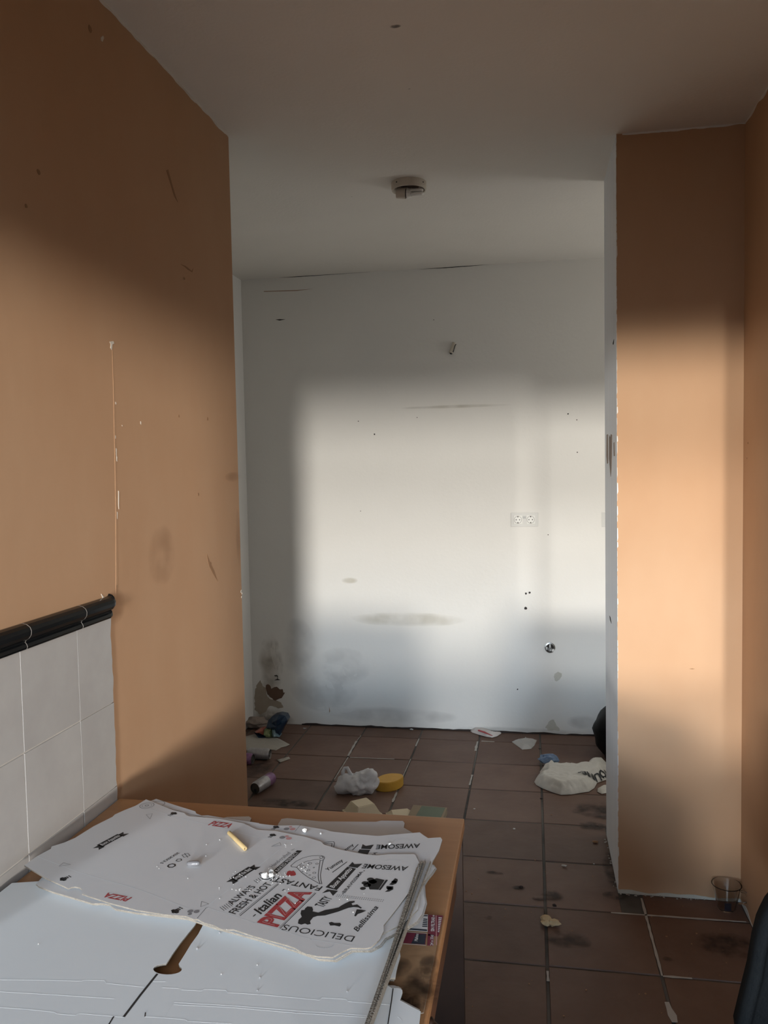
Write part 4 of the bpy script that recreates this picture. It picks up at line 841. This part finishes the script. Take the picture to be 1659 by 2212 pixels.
# ------------------------------------------------------------------ rubbish on the floor
def crumple(name, outline, z_of, m, n=26, amp=.012, seed=0, folds=9, parent=None, sub=.012, **pr):
    """crumpled sheet/sack: px outline on the floor filled by a grid, raised by z_of(u) and folded"""
    P = [onz(x, y) for x, y in outline]; cx_ = sum(p.x for p in P) / len(P); cy_ = sum(p.y for p in P) / len(P)
    me = poly_curve(name, [[(p.x, p.y) for p in P]], .001); bm = bmesh.new(); bm.from_mesh(me); bpy.data.meshes.remove(me)
    # keep the top cap only, refine
    kill = [f for f in bm.faces if f.normal.z < .5]; bmesh.ops.delete(bm, geom=kill, context='FACES')
    bmesh.ops.triangulate(bm, faces=bm.faces[:])
    for _ in range(6):
        L = [e for e in bm.edges if e.calc_length() > sub]
        if not L: break
        bmesh.ops.subdivide_edges(bm, edges=L, cuts=1); bmesh.ops.triangulate(bm, faces=bm.faces[:])
    bmesh.ops.beautify_fill(bm, faces=bm.faces[:], edges=bm.edges[:])
    for v in bm.verts:
        x, y = v.co.x, v.co.y
        d = 1e9
        for i, p in enumerate(P):
            q = P[(i + 1) % len(P)]; e = q - p; t = max(0, min(1, ((x - p.x) * e.x + (y - p.y) * e.y) / max(1e-9, e.x * e.x + e.y * e.y)))
            d = min(d, math.hypot(x - p.x - e.x * t, y - p.y - e.y * t))
        hgt = z_of(d)
        f = abs(noise.noise(Vector((x * folds, y * folds, seed)))) + .6 * abs(noise.noise(Vector((x * folds * 2.3, y * folds * 2.3, seed + 5))))
        v.co = Vector((x - cx_, y - cy_, .0015 + max(0, hgt * (1 - .5 * f) + amp * f * min(1, d / .015))))
    bmesh.ops.recalc_face_normals(bm, faces=bm.faces[:])
    r = bmesh.ops.extrude_face_region(bm, geom=bm.faces[:])
    for v in [g_ for g_ in r['geom'] if isinstance(g_, bmesh.types.BMVert)]: v.co.z = max(.0008, v.co.z - .0012) if hgt is None else v.co.z + .0008
    o = bm_obj(name, bm, m, smooth=True, **pr); o.location = (cx_, cy_, 0); return o

# knotted white carrier bag
def blob_bag(name, spheres, m, seed, rough, res=3, **pr):
    """one continuous lumpy surface shrink-wrapped over several overlapping ellipsoids"""
    bm = bmesh.new(); bmesh.ops.create_icosphere(bm, subdivisions=res + 1, radius=1)
    c0 = sum((Vector(s[0]) for s in spheres), Vector()) / len(spheres)
    for v in bm.verts:
        d = v.co.normalized(); best = 0
        for c_, r in spheres:
            o_ = Vector((c0 - Vector(c_))); A = sum((d[i] / r[i]) ** 2 for i in range(3)); B = 2 * sum(d[i] * o_[i] / r[i] ** 2 for i in range(3)); Cc = sum((o_[i] / r[i]) ** 2 for i in range(3)) - 1
            D = B * B - 4 * A * Cc
            if D > 0: best = max(best, (-B + math.sqrt(D)) / (2 * A))
        k = 1 + rough * (noise.noise(d * 3 + Vector((seed, 0, 0))) + .7 * abs(noise.noise(d * 8 + Vector((0, seed, 0)))))
        v.co = c0 + d * best * k; v.co.z = max(v.co.z, .0)
    o = bm_obj(name, bm, m, smooth=True, **pr); return o
b0 = onz(770, 1712)
bag = empty('carrier_bag', b0, label='knotted white plastic carrier bag with one loop handle up, on kitchen floor', category='plastic bag')
o = blob_bag('bag_body', [((-.048, 0, .040), (.046, .050, .046)), ((.0, .0, .040), (.072, .055, .046)), ((.045, .01, .050), (.050, .05, .056)), ((.068, .0, .072), (.028, .032, .040))], M['bag_white'], 3, .22); o.parent = bag
bm = bmesh.new(); tube(bm, [(-.062, .0, .070), (-.064, .005, .095), (-.056, .01, .112), (-.042, .01, .113), (-.034, .005, .100), (-.022, 0, .075)], [.010, .009, .008, .009, .008, .012], 8); bmesh.ops.scale(bm, verts=bm.verts, vec=(1, .6, 1)); bm_obj('handle', bm, M['bag_white'], bag, smooth=True)
# yellow oval tub
b0 = onz(840, 1704); bm = bmesh.new(); n = 40; prof2 = [(.96, 0), (1, .004), (1, .040), (.97, .045), (0, .045)]
rings = []
for s, z_ in prof2[:-1]:
    rings.append([bm.verts.new(((.056 * math.copysign(abs(math.cos(t)) ** .85, math.cos(t)) * s), (.062 * math.copysign(abs(math.sin(t)) ** .85, math.sin(t)) * s), z_)) for t in [2 * math.pi * k / n for k in range(n)]])
for A, B in zip(rings, rings[1:]):
    for i in range(n): bm.faces.new((A[i], A[(i + 1) % n], B[(i + 1) % n], B[i]))
bm.faces.new(rings[0][::-1]); bm.faces.new(rings[-1])
for v in bm.verts: v.co.x += v.co.y * .35
o = bm_obj('sponge', bm, M['yellow'], label='thick oval yellow sponge on the floor right of the white carrier bag', category='sponge'); o.location = (b0.x, b0.y + .02, 0)
# cream foam food box turned over
def frustum(bm, sx, sy, tx, ty, z0, z1, n=1):
    v = [bm.verts.new(p) for p in [(-sx, -sy, z0), (sx, -sy, z0), (sx, sy, z0), (-sx, sy, z0), (-tx, -ty, z1), (tx, -ty, z1), (tx, ty, z1), (-tx, ty, z1)]]
    for f in ((0, 1, 5, 4), (1, 2, 6, 5), (2, 3, 7, 6), (3, 0, 4, 7), (4, 5, 6, 7)): bm.faces.new([v[i] for i in f])
c_ = onz(783, 1757)
fb = empty('foam_food_box', (c_.x, c_.y, 0), label='cream foam takeaway box lid face down behind the desk', category='food box'); fb.rotation_euler.z = R(38)
bm = bmesh.new(); frustum(bm, .062, .062, .040, .040, .006, .050); bmesh.ops.bevel(bm, geom=bm.edges[:], offset=.003, segments=2, affect='EDGES'); bm_obj('lid', bm, M['cream'], fb)
bm = bmesh.new(); bx(bm, -.068, .068, -.068, .068, 0, .006, .002); bm_obj('rim', bm, M['cream'], fb)
c_ = onz(866, 1766); fb = empty('foam_food_box', (c_.x, c_.y, 0), label='cream foam box corner just showing over the desk edge beside the green card', category='food box'); fb.rotation_euler.z = R(20)
bm = bmesh.new(); frustum(bm, .055, .05, .036, .036, .004, .022); bm_obj('lid', bm, M['cream'], fb); bm = bmesh.new(); bx(bm, -.058, .058, -.053, .053, 0, .004, .001); bm_obj('rim', bm, M['cream'], fb)
# flat green card box
P = [onz(893, 1738, .03), onz(966, 1744, .03)]; ex = (P[1] - P[0]); ey = Vector((-ex.y, ex.x, 0)).normalized() * .12
gb = empty('flat_card_box', ((P[0] + P[1]) / 2).to_tuple()[:2] + (0,), label='flat cardboard box with green printed top on the floor right behind the desk', category='cardboard box')
gl = gb.location
bm = bmesh.new(); Q = [P[0], P[1], P[1] - ey, P[0] - ey]; plate(bm, [Vector((q.x - gl.x, q.y - gl.y, 0)) for q in Q], th=(0, 0, .029)); bm_obj('carton_body', bm, M['tan_card'], gb)
u = lambda s, t: P[0] + ex * s - ey * t
bm = bmesh.new(); plate(bm, [Vector((q.x - gl.x, q.y - gl.y, .029)) for q in (u(.26, .05), u(.95, .05), u(.93, .95), u(.22, .95))], th=(0, 0, .001)); bm_obj('green_panel', bm, M['green_card'], gb)
# cans
def can(p0, p1, r, body_a, body_b, split, label, endm='can_dark'):
    a, b = onz(*p0, r), onz(*p1, r); a.z = b.z = r; d = b - a; L = d.length; o = empty('drink_can', ((a + b) / 2).to_tuple()[:2] + (r,), label=label, category='drink can')
    q = d.to_track_quat('Z', 'Y').to_matrix().to_4x4(); h = L / 2
    bm = bmesh.new(); lathe(bm, [(r * .82, -h), (r * .86, -h + .003), (r, -h + .012), (r, -h + L * split)], q, 28); bm_obj('body', bm, M[body_a], o, smooth=True)
    bm = bmesh.new(); lathe(bm, [(r, -h + L * split), (r, h - .010), (r * .80, h - .002), (r * .76, h - .001)], q, 28); bm_obj('printed_end', bm, M[body_b], o, smooth=True)
    bm = bmesh.new(); lathe(bm, [(r * .82, -h), (r * .86, -h - .0015), (r * .80, -h - .0015), (r * .76, -h + .004), (0, -h + .004)], q, 28); e_ = bm_obj('lid', bm, M[endm], o, smooth=False)
    bm = bmesh.new(); lathe(bm, [(r * .76, h - .001), (r * .66, h - .006), (0, h - .010)], q, 28); bm_obj('bottom', bm, M['can_dark'], o)
    bm = bmesh.new(); lathe(bm, [(r * .27, -h + .0030), (0, -h + .0030)], q @ Matrix.Translation((r * .05, -r * .4, 0)), 16); bm_obj('drink_opening', bm, M['black'], e_)
can((551, 1703), (588, 1679), .029, 'can_grey', 'can_purple', .62, 'silver and purple drink can lying apart, lid toward the desk')
can((583, 1629), (536, 1627), .029, 'can_grey', 'can_grey', .6, 'grey drink can on its side against the newspaper sheet', 'metal')
can((546, 1640), (510, 1637), .029, 'can_purple', 'can_purple', .6, 'dark purple drink can half hidden by the orange wall edge')
# newspaper sheet
crumple('newspaper', [(515, 1592), (532, 1591), (548, 1587), (592, 1592), (604, 1597), (626, 1609), (618, 1613), (608, 1615), (596, 1622), (592, 1621), (584, 1620), (570, 1621), (530, 1622), (510, 1618)], lambda d: min(.003, d * .1), M['paper'], amp=.002, seed=3, sub=.03, label='torn grey newspaper sheet on the kitchen floor beside the cans', category='newspaper')
o = crumple('paper_scrap', [(598, 1642.5), (624, 1635.5), (627, 1640), (605, 1648)], lambda d: .001, M['paper'], amp=.002, seed=4, sub=.02, label='small pale rectangular paper scrap in front of the newspaper', category='paper')
# foil snack bag
sb0 = onz(583, 1594); snack = empty('snack_bag', (sb0.x, sb0.y, 0), label='colourful dark blue foil snack bag standing crumpled in the kitchen corner', category='snack bag')
def pouch(name, L, m, depth, bulge, seed):
    rnd = random.Random(seed); P = [ony(x, y, sb0.y + .01) for x, y in L]; P = [Vector((p.x, p.y + rnd.uniform(-.004, .004), max(p.z, .002))) - snack.location for p in P]
    cc = sum(P, Vector()) / len(P); bm = bmesh.new(); ctr = bm.verts.new(cc + Vector((0, -bulge, 0))); V = [bm.verts.new(p) for p in P]; W = [bm.verts.new(cc.lerp(p, .92) + Vector((0, depth, 0))) for p in P]
    n = len(V); I = [bm.verts.new(cc.lerp(p, .55) + Vector((0, -bulge * rnd.uniform(.5, 1.2), rnd.uniform(-.004, .004)))) for p in P]
    for i in range(n):
        j = (i + 1) % n; bm.faces.new((ctr, I[i], I[j])); bm.faces.new((I[i], V[i], V[j], I[j])); bm.faces.new((V[i], W[i], W[j], V[j]))
    bm.faces.new(W[::-1]); return bm_obj(name, bm, m, snack)
pouch('bag_body', [(575, 1572), (579, 1557), (589, 1546), (603, 1543), (616, 1546), (621, 1556), (615, 1568), (609, 1578), (605, 1588), (600, 1590), (590, 1582)], M['snack'], .07, .03, 1)
pouch('blue_print', [(587, 1570), (597, 1569), (604, 1578), (604, 1592), (598, 1596), (590, 1594), (587, 1583)], M['snack_cyan'], .05, .035, 2)
pouch('green_print', [(571, 1574), (588, 1573), (589, 1584), (590, 1595), (578, 1590), (569, 1586)], M['snack_green'], .05, .035, 3)
pouch('red_print', [(550, 1581), (562, 1574), (573, 1573), (573, 1587), (564, 1585), (556, 1583)], M['snack_red'], .04, .02, 4)
pouch('dark_rim', [(548, 1582), (556, 1584), (575, 1589), (592, 1595), (600, 1598), (590, 1599), (566, 1595), (555, 1590)], M['snack'], .05, .03, 5)
if False: o = lump('foil_flap', (onz(556, 1588).x, onz(556, 1588).y + .03, 0), (.05, .03, .012), M['snack'], 4, .5, 3); o.parent = snack; o.location = Vector((onz(572, 1590).x, onz(572, 1590).y, 0)) - snack.location
lump('dark_rag', (onz(552, 1572).x, onz(552, 1572).y, 0), (.075, .05, .03), M['wear'], 6, .5, 3, label='dark crumpled brown scrap in the corner behind the snack bag', category='rag')
# wrapper by the back wall
crumple('food_wrapper', [(1014, 1578), (1022, 1572), (1040, 1574), (1058, 1581), (1068, 1585), (1082, 1582), (1083, 1585), (1074, 1591), (1063, 1594), (1050, 1592), (1035, 1588), (1020, 1583)], lambda d: min(.022, d * .8), M['wrap'], amp=.01, seed=6, folds=14, label='crumpled white food wrapper with red stripe against the back wall', category='wrapper')
wr = bpy.data.objects['food_wrapper']
pts = [onz(x, y, .020) for x, y in [(1034, 1577), (1048, 1581.5), (1064, 1590), (1058, 1588), (1044, 1583), (1032, 1579)]]
bm = bmesh.new(); plate(bm, [p - wr.location for p in pts], th=(0, 0, .003)); bm_obj('red_stripe', bm, M['ink_red'], wr)
# clear plastic film
crumple('plastic_film', [(1105, 1603), (1118, 1600), (1132, 1598), (1135, 1592), (1139, 1598), (1160, 1600), (1155, 1610), (1148, 1618), (1142, 1619), (1128, 1620)], lambda d: min(.018, d * .7), M['clear'], amp=.008, seed=9, folds=12, label='crumpled clear plastic film near the back wall', category='plastic film')
# off-white printed sack
sack = crumple('plastic_sack', [(1154, 1690), (1158, 1682), (1168, 1678), (1166, 1668), (1176, 1658), (1190, 1654), (1202, 1656), (1207, 1663), (1218, 1661), (1240, 1663), (1262, 1660), (1270, 1652), (1286, 1649), (1312, 1650), (1315, 1668), (1310, 1685), (1290, 1692), (1284, 1703), (1272, 1711), (1252, 1714), (1235, 1717), (1212, 1718), (1192, 1712), (1170, 1703), (1158, 1696)], lambda d: min(.045, d * 1.1), M['bag_cloth'], amp=.030, seed=2, folds=15, sub=.009, label='crumpled off-white plastic sack with black lettering in front of the pier', category='plastic sack')
ink = Ink(); 
def ray_hit(bvh, p):
    h = bvh.ray_cast(Vector((p.x - sack.location.x, p.y - sack.location.y, .5)), Vector((0, 0, -1))); return (h[0].z if h[0] else 0)
from mathutils.bvhtree import BVHTree
bvh = BVHTree.FromPolygons([v.co for v in sack.data.vertices], [p.vertices for p in sack.data.polygons])
vs, fs = text_mesh('YOUNE-', .03, 0); bm = bmesh.new()
path = [onz(x, y, .03) for x, y in [(1312, 1660), (1302, 1668), (1288, 1675), (1270, 1679), (1248, 1680)]]
V = []
for v in vs:
    t = v.x * (len(path) - 1); i = min(len(path) - 2, int(t)); a, b = path[i], path[i + 1]; p = a.lerp(b, t - i); e = (b - a).normalized(); n_ = Vector((-e.y, e.x, 0)); p = p + n_ * (v.y * .026 - .006)
    V.append(bm.verts.new((p.x - sack.location.x, p.y - sack.location.y, ray_hit(bvh, p) + .005)))
for f in fs:
    try: bm.faces.new([V[i] for i in f])
    except ValueError: pass
me = bpy.data.meshes.new('lettering'); bm.to_mesh(me); bm.free(); link('lettering', me, M['ink'], sack)
c_ = onz(1184, 1654); lump('blue_film', (c_.x, c_.y + .015, 0), (.050, .022, .024), M['blue_film'], 5, .5, 3, label='blue crumpled film tucked behind the left end of the white sack', category='plastic film')
crumple('paper_scrap', [(1291, 1704), (1300, 1700), (1316, 1700), (1322, 1712), (1300, 1716), (1290, 1711)], lambda d: min(.014, d * .8), M['bag_cloth'], amp=.01, seed=12, folds=14, label='white scrap partly behind the pier edge beside the printed sack', category='paper')
# black bin bag behind the pier
c_ = onz(1283, 1640); tb = blob_bag('bin_bag', [((.17, 0, .13), (.17, .15, .15)), ((.18, .0, .08), (.17, .15, .10))], M['trash'], 5, .07, 3, label='full black bin bag on the kitchen floor behind the pier', category='bin bag'); tb.location = (ony(1283, 1590, 4.31).x + .0, 4.31, 0)
# bread piece and crumbs
bo = onz(1187, 1996); br = empty('bread_piece', (bo.x, bo.y, 0), label='dry torn piece of bread on the floor tiles in front of the opening', category='bread')
for dx, dy, s, i in [(-.010, .012, (.016, .020, .009), 1), (.012, -.006, (.022, .016, .009), 2), (-.012, -.010, (.016, .014, .007), 3)]:
    o = lump('crust', (dx, dy, 0), s, M['bread'], i, .5, 2); o.parent = br
for k, (x, y, s, m, l) in enumerate([(1218, 1872, .010, 'crumb', 'small pale twisted scrap on the tiles left of the pier base'), (1111, 1791, .006, 'crumb', 'tiny pale pebble on the tiles just right of the desk corner'), (1199, 2084 - 52, .004, 'crumb', None), (1285, 1820, .012, 'scuff', 'small reddish brown scrap on the tiles beside the pier'),
                                  (1197, 1957, .010, 'dirt', 'dark round blob on the tile joint above the bread'), (1125, 1917, .009, 'dirt', 'dark smear of dirt on the tile between desk and bread'), (889, 1577.5, .012, 'foam', 'white chip on the floor at the foot of the back wall'), (658, 1575, .011, 'foam', 'white chip on the floor right of the snack bag'), (1166, 1618, .008, 'dirt', 'dark pebble right of the clear film'), (1025, 1748, .005, 'crumb', 'tiny pale chip beyond the desk corner'), (1170, 1727, .008, 'dirt', 'small brown scrap in front of the white sack'), (1283, 1867, .004, 'foam', 'tiny white chip left of the pier foot')]):
    if l is None: continue
    c_ = onz(x, y); lump('debris_bit', (c_.x, c_.y, 0), (s, s * .7, s * .4), M[m], k + 20, .6, 1, label=l, category='debris')
bm = bmesh.new(); rnd = random.Random(11)
for _ in range(110):
    x, y = rnd.uniform(540, 1600), rnd.uniform(1590, 2200)
    c_ = onz(x, y)
    if solid(c_.x, c_.y) or (c_.x < DX1 + .05 and c_.y < DY1 + .05): continue
    s = rnd.uniform(.0012, .0035); bmesh.ops.create_icosphere(bm, subdivisions=1, radius=s, matrix=Matrix.Translation((c_.x, c_.y, s * .5)) @ Matrix.Scale(.5, 4, (0, 0, 1)))
bm_obj('floor_grit', bm, M['scuff'], kind='stuff', label='grit and crumbs scattered over the floor tiles', category='grit')
# plaster dust along pier foot
bm = bmesh.new()
for _ in range(36):
    x = rnd.uniform(XR, XW - .12); s = rnd.uniform(.001, .004); bmesh.ops.create_icosphere(bm, subdivisions=1, radius=s, matrix=Matrix.Translation((x, YP - rnd.uniform(.003, .014), .002)) @ Matrix.Scale(.4, 4, (0, 0, 1)))
for _ in range(14):
    y = rnd.uniform(YP, YR); s = rnd.uniform(.002, .005); bmesh.ops.create_icosphere(bm, subdivisions=1, radius=s, matrix=Matrix.Translation((XR - rnd.uniform(.002, .012), y, .002)) @ Matrix.Scale(.4, 4, (0, 0, 1)))
bm_obj('plaster_dust', bm, M['dust'], kind='stuff', label='crumbled plaster along the foot of the pier', category='dust')

# clear cup in the corner
c_ = onz(1574, 1969); cup = empty('clear_cup', (c_.x - .004, c_.y + .014, 0), label='clear plastic cup with handle standing in the corner at the pier foot', category='cup')
bm = bmesh.new(); lathe(bm, [(0, .002), (.026, .002), (.030, .008), (.046, .085), (.049, .088), (.0475, .0895), (.0445, .086), (.0285, .010), (.0245, .0045), (0, .0045)], seg=36)
bm_obj('cup_body', bm, M['cup'], cup, smooth=True)
bm = bmesh.new(); tube(bm, [(.042, -.016, .075), (.056, -.020, .072), (.064, -.022, .055), (.058, -.021, .038), (.036, -.014, .030)], .004, 8); bm_obj('handle', bm, M['cup'], cup, smooth=True)
box('blue_label', -.011, .010, -.0245, -.0235, .006, .034, M['ink_navy'], cup)

# ------------------------------------------------------------------ black chair cut by the frame at the lower right
chx, chy = .66, 1.42
ch = empty('office_chair', (chx, chy, 0), label='black upholstered chair whose rounded back edges into the lower right corner', category='chair')
edge = [(1672, 1935), (1659, 1950), (1648, 1972), (1640, 1990), (1630, 2030), (1620, 2090), (1605, 2150), (1590, 2212)]
L = [ony(x, y, chy) for x, y in edge]; L = [(p.x - chx, p.z) for p in L]
zb = .46; left = [(.0, L[0][1] + .035), (L[0][0] + .06, L[0][1] + .028)] + L + [(L[-1][0] + .004, L[-1][1] - .03), (L[-1][0] + .04, zb)]
outl = left + [(-x, z_) for x, z_ in reversed(left)][:-1]
bm = bmesh.new(); vs = [bm.verts.new((x, -.035, z_)) for x, z_ in outl]; f = bm.faces.new(vs)
r_ = bmesh.ops.extrude_face_region(bm, geom=[f])
for v in [g_ for g_ in r_['geom'] if isinstance(g_, bmesh.types.BMVert)]: v.co.y += .07
bmesh.ops.recalc_face_normals(bm, faces=bm.faces[:]); bmesh.ops.bevel(bm, geom=[e for e in bm.edges if abs(e.verts[0].co.y - e.verts[1].co.y) < 1e-5], offset=.014, segments=3, affect='EDGES'); bm_obj('backrest', bm, M['chair'], ch, smooth=True)
bm = bmesh.new(); bx(bm, -.24, .24, -.50, -.045, .41, .48, .025); bm_obj('seat', bm, M['chair'], ch, smooth=True)
bm = bmesh.new(); bx(bm, -.03, .03, -.27, .05, .385, .41); bx(bm, -.03, .03, .036, .05, .385, .6); bm_obj('bracket', bm, M['black'], ch)
bm = bmesh.new(); cyl(bm, (0, -.26, .07), (0, -.26, .39), .025, .02, 20); bm_obj('column', bm, M['black'], ch)
for k in range(5):
    a = 2 * math.pi * k / 5 + .3; e = Vector((math.cos(a), math.sin(a), 0))
    bm = bmesh.new(); cyl(bm, Vector((0, -.26, .085)), Vector((0, -.26, .055)) + e * .26, .022, .013, 10); bm_obj('leg', bm, M['black'], ch, smooth=True)
    bm = bmesh.new(); q = Vector((-e.y, e.x, 0)); p = Vector((0, -.26, .024)) + e * .26; cyl(bm, p - q * .018, p + q * .018, .024, .024, 16); bm_obj('caster', bm, M['black'], ch)
